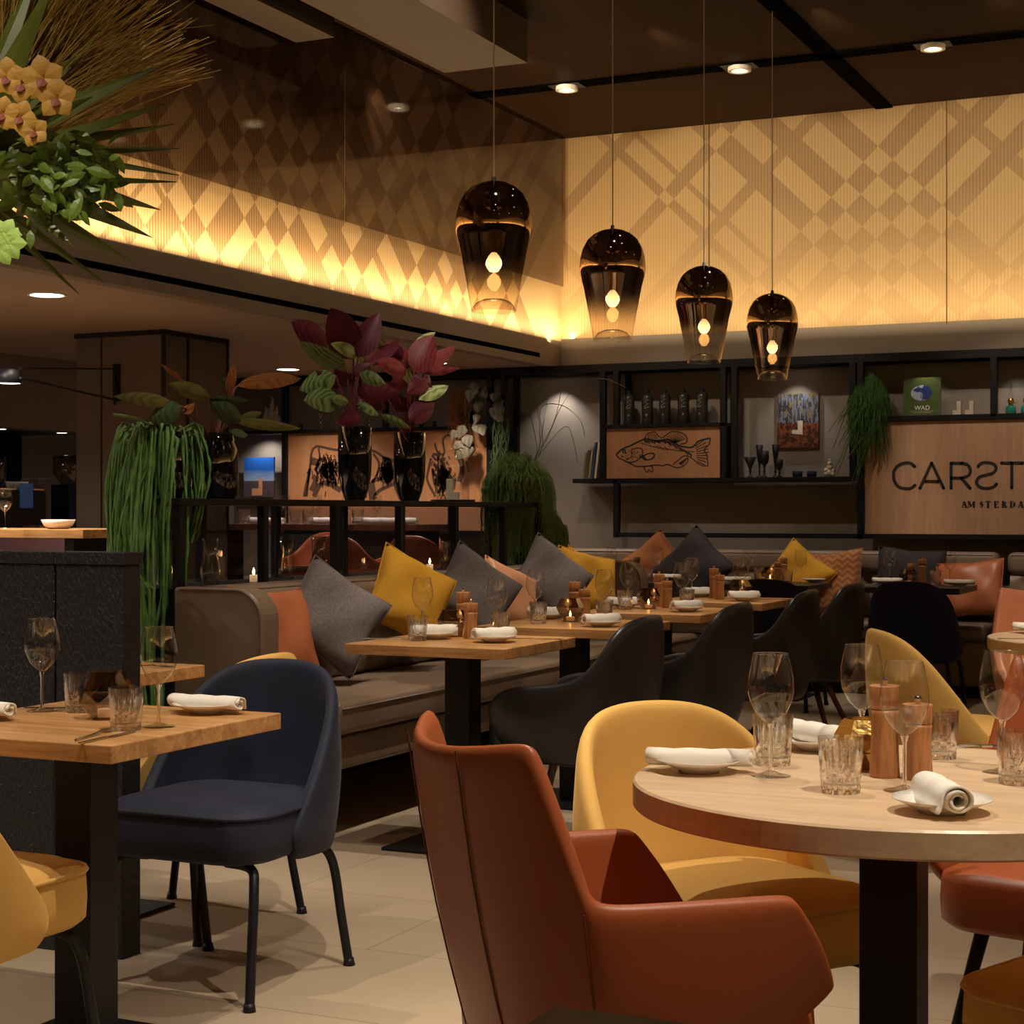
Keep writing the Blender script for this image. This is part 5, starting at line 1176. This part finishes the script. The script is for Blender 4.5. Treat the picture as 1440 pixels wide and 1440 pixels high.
def resolve(px, py, label, rad, z=TZ):
    """seat the thing on its table, clear of the table edge and of what already stands there"""
    key = next((k for k in RECT if k in label), None); r = ray(px, py); d0 = (z - CH) / r[2]
    if key is None: return r[0] * d0, r[1] * d0
    R = RECT[key]; best = None
    for i in range(-70, 71):
        for j in range(-8, 9):
            d = d0 + i * .012; l = j * .008; x = r[0] * d + l * CS; y = r[1] * d + l * SN; dx, dy = x - R[0], y - R[1]
            if R[2] < 0:
                if math.hypot(dx, dy) > -R[2] - min(rad, .07): continue
            elif abs(dx) > R[2] - min(rad, .07) or abs(dy) > (R[3] if len(R) > 3 else R[2]) - min(rad, .07): continue
            pen = sum(max(0, rad + q[2] + .002 - math.hypot(x - q[0], y - q[1])) for q in PLACED)
            c = abs(i * .012) + abs(l) * 2.5 + pen * 60
            if best is None or c < best[0]: best = (c, x, y)
    if best is None: return (max(R[0] - abs(R[2]) + .09, min(R[0] + abs(R[2]) - .09, r[0] * d0)), max(R[1] - abs(R[2]) + .09, min(R[1] + abs(R[2]) - .09, r[1] * d0)))
    PLACED.append((best[1], best[2], rad)); return best[1], best[2]
KR = {id(VS): .055, id(WG): .036, id(TU): .04, id(PL): .075, id(PM): .028, id(PS): .028, id(VO): .055, id(VD): .058, id(VG): .062, id(KN): .01, id(FK): .01}
def put(K, px, py, label, g, rz=0, z=TZ, s=None, dz=0):
    x, y = resolve(px, py, label, KR[id(K)], z); return K((x, y, z + dz), rz, label, g, s)
def setting(px, py, rz, where, K=None, z=TZ):
    x, y = resolve(px, py, where, .07, z); PL((x, y, z), 0, 'white side plate ' + where, gP); (K or NP)((x, y, z + .0095), rz, 'rolled white napkin on the plate ' + where, gN)
# left table
put(WG, 59, 1000, 'wine glass on the left table near the charred partition', gW); put(WG, 223, 1022, 'wine glass on the left table beside the plated napkin', gW)
put(TU, 112, 1001, 'crystal tumbler behind the faceted votive on the left table', gT, .2); put(TU, 177, 1025, 'crystal tumbler in front of the faceted votive on the left table', gT, .1)
put(VD, 150, 1010, 'smoky faceted candle holder on the left table between two tumblers', gV, .35, s=1.08)
setting(290, 1000, .02, 'at the right end of the left table', NL); setting(-35, 1003, .1, 'at the left picture edge', NL)
put(KN, 150, 1038, 'steel knife at the front corner of the left table', gC, .55 + PI / 2 - .45); put(FK, 135, 1034, 'steel fork at the front corner of the left table', gC, .55 + PI / 2 - .3); put(FK, 90, 998, 'steel fork behind the tumblers on the left table', gC, .3)
put(FK, 200, 938, 'steel fork on the oak table behind the charred partition', gC, .1)
# round table
setting(983, 1085, .30, 'at the left of the front round table', NL); setting(1150, 1044, -.62, 'at the back of the front round table'); setting(1325, 1142, 2.05, 'nearest on the front round table')
put(WG, 1084, 1091, 'wine glass left on the front round table, before a tumbler', gW); put(WG, 1212, 1068, 'wine glass at the back of the front round table behind the pepper mills', gW); put(WG, 1272, 1112, 'nearest wine glass on the front round table, before the mills', gW); put(WG, 1410, 1086, 'wine glass at the right edge of the front round table', gW)
put(TU, 1087, 1075, 'crystal tumbler behind the left wine glass on the front round table', gT); put(TU, 1182, 1114, 'crystal tumbler standing alone at the front of the round table', gT, .1); put(TU, 1320, 1066, 'crystal tumbler right of the pepper mills on the front round table', gT, .3); put(TU, 1432, 1102, 'crystal tumbler cut by the right edge on the front round table', gT)
put(PM, 1244, 1092, 'tall wooden pepper mill on the front round table', gM); put(PS, 1284, 1094, 'shorter wooden mill right of the tall one on the front round table', gM)
put(VG, 1214, 1078, 'gold faceted votive behind the mills on the front round table', gV, .3, s=.9); put(FK, 1345, 1050, 'fork at the far edge of the front round table', gC, .5)
# far round table
setting(1436, 889, .3, 'on the far round table at the right edge', NL); put(KN, 1436, 902, 'steel knife on the far round table', gC, .3)
# bench table 1
put(WG, 594, 893, 'wine glass on the first bench table before the mustard cushion', gW); put(TU, 587, 901, 'crystal tumbler at the left of the first bench table', gT)
put(VO, 637, 895, 'lit faceted votive on the first bench table beside the mills', gV, .2); put(PM, 651, 889, 'taller wooden mill on the first bench table', gM); put(PS, 662, 898, 'shorter wooden mill on the first bench table', gM)
setting(695, 903, 1.0, 'on the first bench table, front right'); setting(610, 889, .5, 'on the first bench table, behind the votive')
put(FK, 548, 899, 'steel fork at the left end of the first bench table', gC, .35); put(KN, 750, 899, 'steel knife at the right edge of the first bench table', gC, .3)
put(WG, 698, 882, 'wine glass on the first bench table behind the napkin', gW); put(TU, 704, 894, 'crystal tumbler on the first bench table right of the mills', gT)
# bench table 2
put(TU, 757, 877, 'crystal tumbler at the left of the second bench table', gT); put(WG, 753, 873, 'wine glass on the second bench table before the grey cushion', gW)
setting(770, 861, .3, 'at the back left of the second bench table'); put(VS, 802, 874, 'dark faceted votive with a lit candle on the second bench table', gV, .5)
put(PM, 808, 863, 'taller wooden mill on the second bench table', gM); put(PS, 822, 870, 'shorter wooden mill on the second bench table', gM); setting(846, 881, .95, 'at the front right of the second bench table')
put(WG, 850, 858, 'wine glass at the right of the second bench table', gW); put(TU, 850, 867, 'crystal tumbler on the second bench table behind the napkin', gT); put(KN, 888, 872, 'steel knife at the right of the second bench table', gC, .3)
# bench table 3
put(TU, 879, 857, 'crystal tumbler at the left of the third bench table', gT); put(WG, 883, 853, 'wine glass at the left of the third bench table', gW); put(VO, 912, 856, 'amber faceted votive with a lit candle on the third bench table', gV, .1)
put(PM, 927, 848, 'taller wooden mill on the third bench table', gM); put(PS, 938, 855, 'shorter wooden mill on the third bench table', gM); setting(966, 860, 1.0, 'at the front right of the third bench table'); setting(895, 849, .4, 'at the back of the third bench table')
put(WG, 959, 848, 'wine glass at the right of the third bench table', gW); put(TU, 966, 852, 'crystal tumbler on the third bench table behind the napkin', gT); put(KN, 1008, 855, 'steel knife at the right of the third bench table', gC, .3)
# bench table 4
put(PM, 1004, 841, 'taller wooden mill on the fourth bench table', gM); put(PS, 1012, 843, 'shorter wooden mill on the fourth bench table', gM); setting(1046, 845, .7, 'on the fourth bench table, front right'); setting(980, 838, 1.0, 'on the fourth bench table, back left')
put(WG, 973, 840, 'wine glass at the left of the fourth bench table', gW); put(VO, 1041, 840, 'faceted votive behind the napkin on the fourth bench table', gV, .2); put(WG, 1041, 834, 'wine glass at the right of the fourth bench table', gW); put(KN, 1083, 843, 'steel knife at the right of the fourth bench table', gC, .3)
# black tables at the back
put(PM, 895, 816, 'wooden mill on the left black table', gM); put(PS, 887, 817, 'short wooden mill on the left black table', gM); put(WG, 925, 813, 'wine glass on the left black table before the rust cushion', gW); put(TU, 911, 818, 'crystal tumbler on the left black table', gT); put(TU, 878, 815, 'crystal tumbler at the left end of the left black table', gT); put(WG, 860, 813, 'wine glass at the left end of the left black table', gW); setting(941, 812, .2, 'on the left black table', NL)
setting(1022, 814, .2, 'at the left of the middle black table', NL); put(WG, 1052, 813, 'wine glass at the left of the middle black table', gW); put(TU, 1066, 816, 'crystal tumbler beside the lit votive on the middle black table', gT); put(VO, 1083, 818, 'lit votive glowing on the middle black table', gV, .2); put(PM, 1102, 818, 'wooden mill on the middle black table', gM); put(PS, 1094, 819, 'short wooden mill on the middle black table', gM)
put(TU, 1107, 821, 'crystal tumbler at the front of the middle black table', gT); put(WG, 1126, 820, 'wine glass on the middle black table before the ochre cushion', gW); x, y = resolve(1145, 816, 'middle black', .07); PL((x, y, TZ), 0, 'empty white plate on the middle black table', gP)
setting(1234, 818, .1, 'at the left of the black table under the sign', NL); put(WG, 1253, 815, 'wine glass at the left of the black table under the sign', gW); put(VD, 1277, 815, 'faceted votive on the black table under the sign', gV, .4); put(PM, 1297, 815, 'wooden mill on the black table under the sign', gM); put(PS, 1289, 814, 'short wooden mill on the black table under the sign', gM); put(TU, 1316, 821, 'crystal tumbler on the black table under the sign', gT); put(WG, 1336, 823, 'wine glass at the right of the black table under the sign', gW); setting(1349, 818, .15, 'at the right of the black table under the sign', NL)
# high tables
WG((onY(7, 745, 7.3).x, 7.3, 1.1303), 0, 'wine glass on the high bar table at the left edge', gW)
x, y = onz(82, 746.5, 1.1303); y = 7.25; x = onY(82, 745, y).x
bm = nb(); lathe(bm, [(0, 0), (.05, 0), (.075, .02), (.09, .05), (.087, .05), (.07, .022), (0, .008)], 36); o = obj('serving_bowl', bm, M['white'], None, smooth=True); o.location = (x, y, 1.1303); tag(o, 'white bowl at the right end of the high bar table', 'bowl')
for px, l in ((375, 'leftmost'), (463, 'middle'), (521, 'right of the middle')):
    NL((onY(px, 735, 11.15).x, 11.15, 1.1303), .05, 'folded white napkin on the high table, ' + l, 'napkins on the high table', 1.5)
NL((onY(561, 735, 11.1).x, 11.1, 1.1303), .05, 'folded white napkin on the high table under the right vase', 'napkins on the high table', 1.5)
for px, l in ((415, 'leftmost'), (433, 'second from the left'), (503, 'before the left vase'), (344, 'at the left end')): TU((onY(px, 735, 11.05).x, 11.05, 1.1303), .2, 'crystal tumbler on the high table, ' + l, 'tumblers on the high table', 1.2)
for px, l in ((402, 'first'), (446, 'second'), (488, 'third'), (530, 'fourth')): WG((onY(px, 735, 11.32).x, 11.32, 1.1303), 0, 'wine glass on the high table seen through the divider, %s from the left' % l, 'wine glasses on the high table')

# ================================================================== PENDANTS
pm = bpy.data.materials.new('graded_bronze_mirror_glass'); pm.use_nodes = True; nt = pm.node_tree; nt.nodes.clear()
oo = nt.nodes.new('ShaderNodeOutputMaterial'); tr = N(nt, 'ShaderNodeBsdfTransparent'); tr.inputs[0].default_value = (.96, .9, .82, 1)
gl = N(nt, 'ShaderNodeBsdfGlossy'); gl.inputs['Roughness'].default_value = .03; gl.inputs['Color'].default_value = (.46, .33, .22, 1); g2 = N(nt, 'ShaderNodeBsdfGlossy'); g2.inputs['Roughness'].default_value = .0
m1 = nt.nodes.new('ShaderNodeMixShader'); m2 = nt.nodes.new('ShaderNodeMixShader')
nt.links.new(edgef(nt, 1.3), m1.inputs[0]); nt.links.new(tr.outputs[0], m1.inputs[1]); nt.links.new(g2.outputs[0], m1.inputs[2])
tc = nt.nodes.new('ShaderNodeTexCoord'); sp2 = nt.nodes.new('ShaderNodeSeparateXYZ'); nt.links.new(tc.outputs['Object'], sp2.inputs[0]); mr = N(nt, 'ShaderNodeMapRange'); mr.interpolation_type = 'SMOOTHSTEP'; nt.links.new(sp2.outputs[2], mr.inputs[0]); mr.inputs[1].default_value = -.455; mr.inputs[2].default_value = -.25; mr.inputs[4].default_value = .94
nt.links.new(mr.outputs[0], m2.inputs[0]); nt.links.new(m1.outputs[0], m2.inputs[1]); nt.links.new(gl.outputs[0], m2.inputs[2]); nt.links.new(m2.outputs[0], oo.inputs[0])
def pendant():
    t = thing('pendant_lamp', '', 'pendant lamp')
    prof = [(.018, 0), (.05, -.006), (.085, -.023), (.112, -.048), (.132, -.085), (.143, -.125), (.1465, -.165), (.1455, -.19), (.140, -.215), (.128, -.26), (.105, -.38), (.0845, -.495), (.083, -.495), (.103, -.38), (.126, -.26), (.137, -.213), (.143, -.19)]
    bm = nb(); lathe(bm, prof[:12], 56); obj('glass_shade', bm, pm, t, smooth=True)
    bm = nb(); lathe(bm, [(.0845, -.495), (.08, -.478), (.066, -.46), (.04, -.448), (0, -.444)], 40); obj('inner_bell', bm, M['wine'], t, smooth=True)
    bm = nb(); lathe(bm, [(0, .018), (.008, .018), (.009, .004), (.02, 0), (.026, -.006), (0, -.006)], 20); obj('canopy_cap', bm, M['black'], t, smooth=True)
    bm = nb(); lathe(bm, [(.013, -.006), (.013, -.24), (.016, -.245), (.016, -.27), (0, -.27)], 16); obj('lamp_holder', bm, M['black'], t, smooth=True)
    bm = nb(); lathe(bm, [(.010, -.27), (.022, -.285), (.030, -.305), (.028, -.325), (.016, -.342), (0, -.346)], 20); obj('bulb', bm, M['bulb'], t, smooth=True)
    bm = nb(); tube(bm, [(0, 0, .018), (0, 0, ZC - 2.475)], .0028, 6); obj('cord', bm, plain('beige_cord', (.45, .33, .2), .7), t)
    return t
PE = Kind(pendant)
for i, (px, py, w) in enumerate(((694.5, 258, 'nearest and largest in the row'), (861.5, 328, 'second in the row'), (990, 379, 'third in the row'), (1086, 419, 'farthest and smallest in the row'))):
    r = ray(px, py); X = -2.83; d = X / r[0]; PE((X, r[1] * d, 2.475), 0, 'mirrored bronze glass pendant lamp, ' + w, 'glass pendant lamps')
    q = bpy.data.lights.new('pendant_glow', 'POINT'); q.energy = 3; q.color = (1, .6, .3); q.shadow_soft_size = .03; qo = bpy.data.objects.new('pendant_glow', q); C.objects.link(qo); qo.location = (X, r[1] * d, 2.475 - .31); qo.visible_camera = True
# ================================================================== WALL LAMP
t = thing('swing_arm_lamp', 'black swing arm wall lamp on the column, its lit shade at the left edge', 'wall lamp', (-6.69, 8.63 - .003, 2.0))
o_ = Vector(t.location); hd = onY(12, 532, 7.3); hv = hd - o_
bm = nb(); bx(bm, -.02, .02, -.025, 0, -.10, .13); obj('wall_plate', bm, M['black'], t, bevel=.004)
bm = nb(); tube(bm, [(0, -.03, -.09), hv + Vector((.08, 0, .0))], .006, 6); tube(bm, [(0, -.03, .10), hv + Vector((.08, 0, .05))], .005, 6); tube(bm, [(0, -.03, -.12), (0, -.03, .125)], .008, 8); tube(bm, [(0, -.02, -.09), (0, -.03, -.09)], .006, 6); tube(bm, [(0, -.02, .10), (0, -.03, .1)], .006, 6); obj('arm', bm, M['black'], t)
bm = nb(); lathe(bm, [(.03, .05), (.055, .045), (.075, -.03), (.073, -.03), (.052, .04), (0, .046)], 28); o = obj('lamp_shade', bm, M['black'], t, smooth=True); o.location = hv
bm = nb(); lathe(bm, [(0, -.025), (.07, -.025), (.07, -.02), (0, -.02)], 24); o = obj('lit_diffuser', bm, M['lens'], t); o.location = hv
# ================================================================== BAR THINGS
cz = .951
t = thing('coffee_machine', 'dark coffee machine with a small blue screen in the bar niche', 'coffee machine', (-8.85, 9.93, cz))
box('body', (-.28, .28, -.30, .28, 0, .42), M['black'], t, bevel=.01); pq = onX(38, 697, -8.56) - Vector(t.location)
box('screen', (.281, .286, pq.y - .07, pq.y + .07, pq.z - .09, pq.z + .09), M['screen'], t); bm = nb()
for yy in (-.1, 0, .1): tube(bm, [(.29, yy, .15), (.32, yy, .12), (.32, yy, .03)], .008, 6)
obj('spouts', bm, M['steel'], t); box('cup_rail', (-.26, .27, -.28, .26, .43, .44), M['steel'], t)
bm = nb(); lathe(bm, [(.10, .44), (.13, .50), (.13, .66), (.12, .67), (.0, .67)], 24, cx=.1, cy=-.15); obj('bean_hopper', bm, M['smoke'], t, smooth=True)
def cup():
    bm = nb(); lathe(bm, [(0, 0), (.03, 0), (.05, .04), (.052, .085), (.049, .085), (.046, .04), (0, .008)], 20); o = obj('coffee_cup', bm, M['white'], None, smooth=True); o['category'] = 'cup'; return o
CU = Kind(cup)
for px, w in ((14, 'left'), (23, 'middle'), (34, 'right')): a = onX(px, 675, -8.68); CU((-8.68, a.y, cz + .4405), 0, 'white cup on top of the coffee machine, ' + w + ' one', 'cups on the coffee machine', .62)
t = thing('coffee_grinder', 'dark coffee grinder beside the column in the bar niche', 'coffee grinder', (-8.7, onX(97, 700, -8.7).y, cz))
box('body', (-.1, .1, -.12, .12, 0, .48), M['navy2'], t, bevel=.01); bm = nb(); lathe(bm, [(.06, .48), (.12, .56), (.12, .70), (0, .71)], 20); obj('hopper', bm, M['smoke'], t, smooth=True)
tag(box('steel_canister', (-8.78, -8.60, onX(64, 700, -8.6).y - .07, onX(64, 700, -8.6).y + .07, cz, cz + .52), M['column'], bevel=.01), 'tall brown canister between the screen and the grinder in the bar niche', 'canister')
tag(box('wooden_box', (-8.6, -8.42, onX(52, 740, -8.5).y - .07, onX(52, 740, -8.5).y + .08, cz, cz + .17), M['oak'], bevel=.004), 'small wooden box behind the white bowl on the bar', 'box')
# mauve bench behind the high table
t = thing('mauve_bench', 'dusty mauve upholstered bench partly visible under the high bar table', 'bench', (-7.25, 8.42, 0))
pad((-.6, .55, -.05, .10, .6, 1.06), plain('mauve_velvet', (.16, .07, .08), .8, sheen=.4, var=.3, vs=20), 'backrest', t); pad((-.6, .55, -.45, -.06, .5, .62), M['taupe_d'], 'seat', t); box('base', (-.58, .53, -.4, .08, 0, .5), M['gapblack'], t)

# ================================================================== LIGHT
def spot(x, y, z, tx, ty, tz, e, ang=50, col=(1, .86, .68), r=.03, blend=.5):
    l = bpy.data.lights.new('ceiling_and_fill_spot', 'SPOT'); l.energy = e * 1.45; l.spot_size = math.radians(ang); l.spot_blend = blend; l.color = col; l.shadow_soft_size = r
    o = bpy.data.objects.new('ceiling_and_fill_spot', l); C.objects.link(o); o.location = (x, y, z)
    o.rotation_euler = (Vector((tx, ty, tz)) - Vector((x, y, z))).to_track_quat('-Z', 'Y').to_euler(); return o
def area(x, y, z, w, h, rot, e, col=(1, .72, .42)):
    l = bpy.data.lights.new('cove_and_fill_strip', 'AREA'); l.shape = 'RECTANGLE'; l.size = w; l.size_y = h; l.energy = e; l.color = col
    o = bpy.data.objects.new('cove_and_fill_strip', l); C.objects.link(o); o.location = (x, y, z); o.rotation_euler = rot; return o
Zs = ZC - .03
for (ty, e) in ((5.67, 150), (6.73, 130), (7.8, 120), (8.88, 120)):
    spot(-2.35, ty - .4, Zs, -2.95, ty, .75, e, 36)
spot(-1.2, 2.6, Zs, -2.5, 3.2, .75, 200, 46); spot(-3.2, 2.2, Zs, -2.5, 3.3, .4, 120, 44)
spot(.4, 2.2, Zs, -.65, 3.05, .75, 260, 44); spot(-1.6, 3.9, Zs, -1.0, 3.2, .6, 150, 44)
spot(.3, 6.2, Zs, -.6, 6.8, .75, 200, 40); spot(-.2, 5.4, Zs, -1.1, 6.2, .5, 90, 40)
spot(-1.5, 4.6, Zs, -1.9, 4.9, 0, 110, 50); spot(-2.9, 4.4, Zs, -3.4, 5.2, .4, 60, 50)
for x in (-2.29, -3.24, -4.3): spot(x + .15, 10.75, Zs, x, 11.3, .75, 60, 34)
spot(-1.6, 9.4, Zs, -1.7, 12.1, 1.4, 130, 34); spot(-4.4, 9.6, Zs, -4.4, 12.1, 1.6, 60, 30); spot(-3.4, 9.6, Zs, -3.3, 12.1, 1.4, 55, 34); spot(-5.0, 9.0, Zs, -6.6, 12.1, 1.3, 25, 34); spot(-4.4, 9.4, Zs, -4.1, 8.3, 1.5, 50, 50)
spot(-2.9, 5.6, Zs, -4.2, 6.4, 1.5, 60, 40); spot(-2.9, 7.6, Zs, -4.2, 8.0, 1.6, 75, 36)
spot(-2.4, 2.4, Zs, -3.75, 3.86, 2.1, 85, 38, r=.15, blend=1)
# coves washing the battens, plus added fill strips
for x, y in ((-2.35, 5.3), (-2.35, 7.4), (.4, 2.2), (-1.6, 3.9), (.3, 6.2), (-1.2, 2.6), (1.6, 4.5), (1.4, 8.4), (-1.5, 6.6)): SF((x, y, ZC - .0005), 0, 'ceiling spotlight over the hall, above the top edge of the picture', 'ceiling spotlights out of frame')
area(3.85, 4.5, ZM - .02, 13, .05, (PI, 0, PI / 2), 150, (1, .76, .46)); area(-1, -2.85, ZM - .02, 8, .05, (PI, 0, 0), 55, (1, .76, .46))  # unseen right and front strips, added in place of fill lights
area(XL + .10, 7.6, ZM + .02, 9.4, .03, (0, 0, 0), 1, (1, .68, .34)); C.objects[-1].rotation_euler = (PI - math.radians(15), 0, PI / 2)
C.objects[-1].data.energy = 58
area(-1.2, YB - .24, ZM - .02, 8.2, .05, (PI, 0, 0), 34, (1, .76, .46)); C.objects[-1].rotation_euler = (PI + math.radians(-12), 0, 0)
for x in (-4.6, -3.6, -2.6, -1.6, -.6): spot(x, 9.7, Zs, x, YB, 3.35, 52, 62, (1, .80, .52), .05, .9)
for y in (6.5, 8.2, 9.9, 11.3): spot(-3.5, y, Zs, XL, y, 3.3, 30, 70, (1, .80, .56), .05, .9)
# niche downlights
for px, py, e in ((778, 527, 12), (1113, 518, 5), (1300, 515, 1.2), (1425, 510, 1.5)): p = onY(px, py, 12.12); spot(p.x, 12.14, 2.262, p.x, 12.24, 1.5, e, 95, (1, .93, .84), .01, .8)
def minidown(px, l):
    pass
def nd():
    bm = nb(); lathe(bm, [(0, -.006), (.022, -.006), (.022, 0), (0, 0)], 16); o = obj('shelf_downlight', bm, M['lens'], None); o['category'] = 'ceiling light'; return o
ND = Kind(nd); ND((onY(778, 527, 12.1).x, 12.1, 2.308), 0, 'tiny shelf downlight above the bushy green plant', 'shelf downlights'); ND((onY(1113, 518, 12.1).x, 12.1, 2.308), 0, 'tiny shelf downlight above the forest print', 'shelf downlights')
p = onY(362, 610, 12.1); spot(p.x, 12.1, 1.855, p.x, 12.27, 1.45, 5, 120, (1, .93, .86), .01, .8)
# low ceiling downlights
for (px, py) in ((66, 414), (405, 519), (612, 510)): x, y = onz(px, py, ZL); spot(x, y, ZL - .03, x, y, 0, 45, 120, (1, .80, .58), .06, .7)
spot(-6.85, 11.1, ZL - .03, -6.85, 11.2, 1.1, 8, 50); spot(-6.2, 7.2, ZL - .03, -6.2, 7.4, 1.1, 22, 50)
area(-5.6, 7.2, ZM - .25, .01, .01, (0, 0, 0), 0)
bpy.data.objects.remove(C.objects[-1])
# added downward fill spots for the lower side room, without fittings
for x in (-6.3, -8.6, -10.8):
    for y in (2.6, 4.6, 6.6, 10.3): spot(x, y, ZL - .03, x, y, 0, 75 if y < 7 else 25, 150, (1, .87, .74), .06, .6)
for (x, y) in ((2.6, 4.0), (2.4, 7.2), (-3.6, .8), (1.0, 9.3)): spot(x, y, Zs, x, y, 0, 120, 75, (1, .86, .68), .05, .6)  # extra hall spots out of view, added as fill
w = bpy.data.worlds.new('world'); S_.world = w; w.use_nodes = True; w.node_tree.nodes['Background'].inputs[0].default_value = (.5, .38, .3, 1); w.node_tree.nodes['Background'].inputs[1].default_value = .05
vs = S_.view_settings; vs.view_transform = 'Standard'; vs.look = 'None'; vs.exposure = .15; vs.gamma = 1; vs.use_curve_mapping = False
for o in list(C.objects):
    if o.type == 'EMPTY' and o.get('category'): nest(o)
for o in list(C.objects):
    if o.type == 'LIGHT': o.name = o.data.name
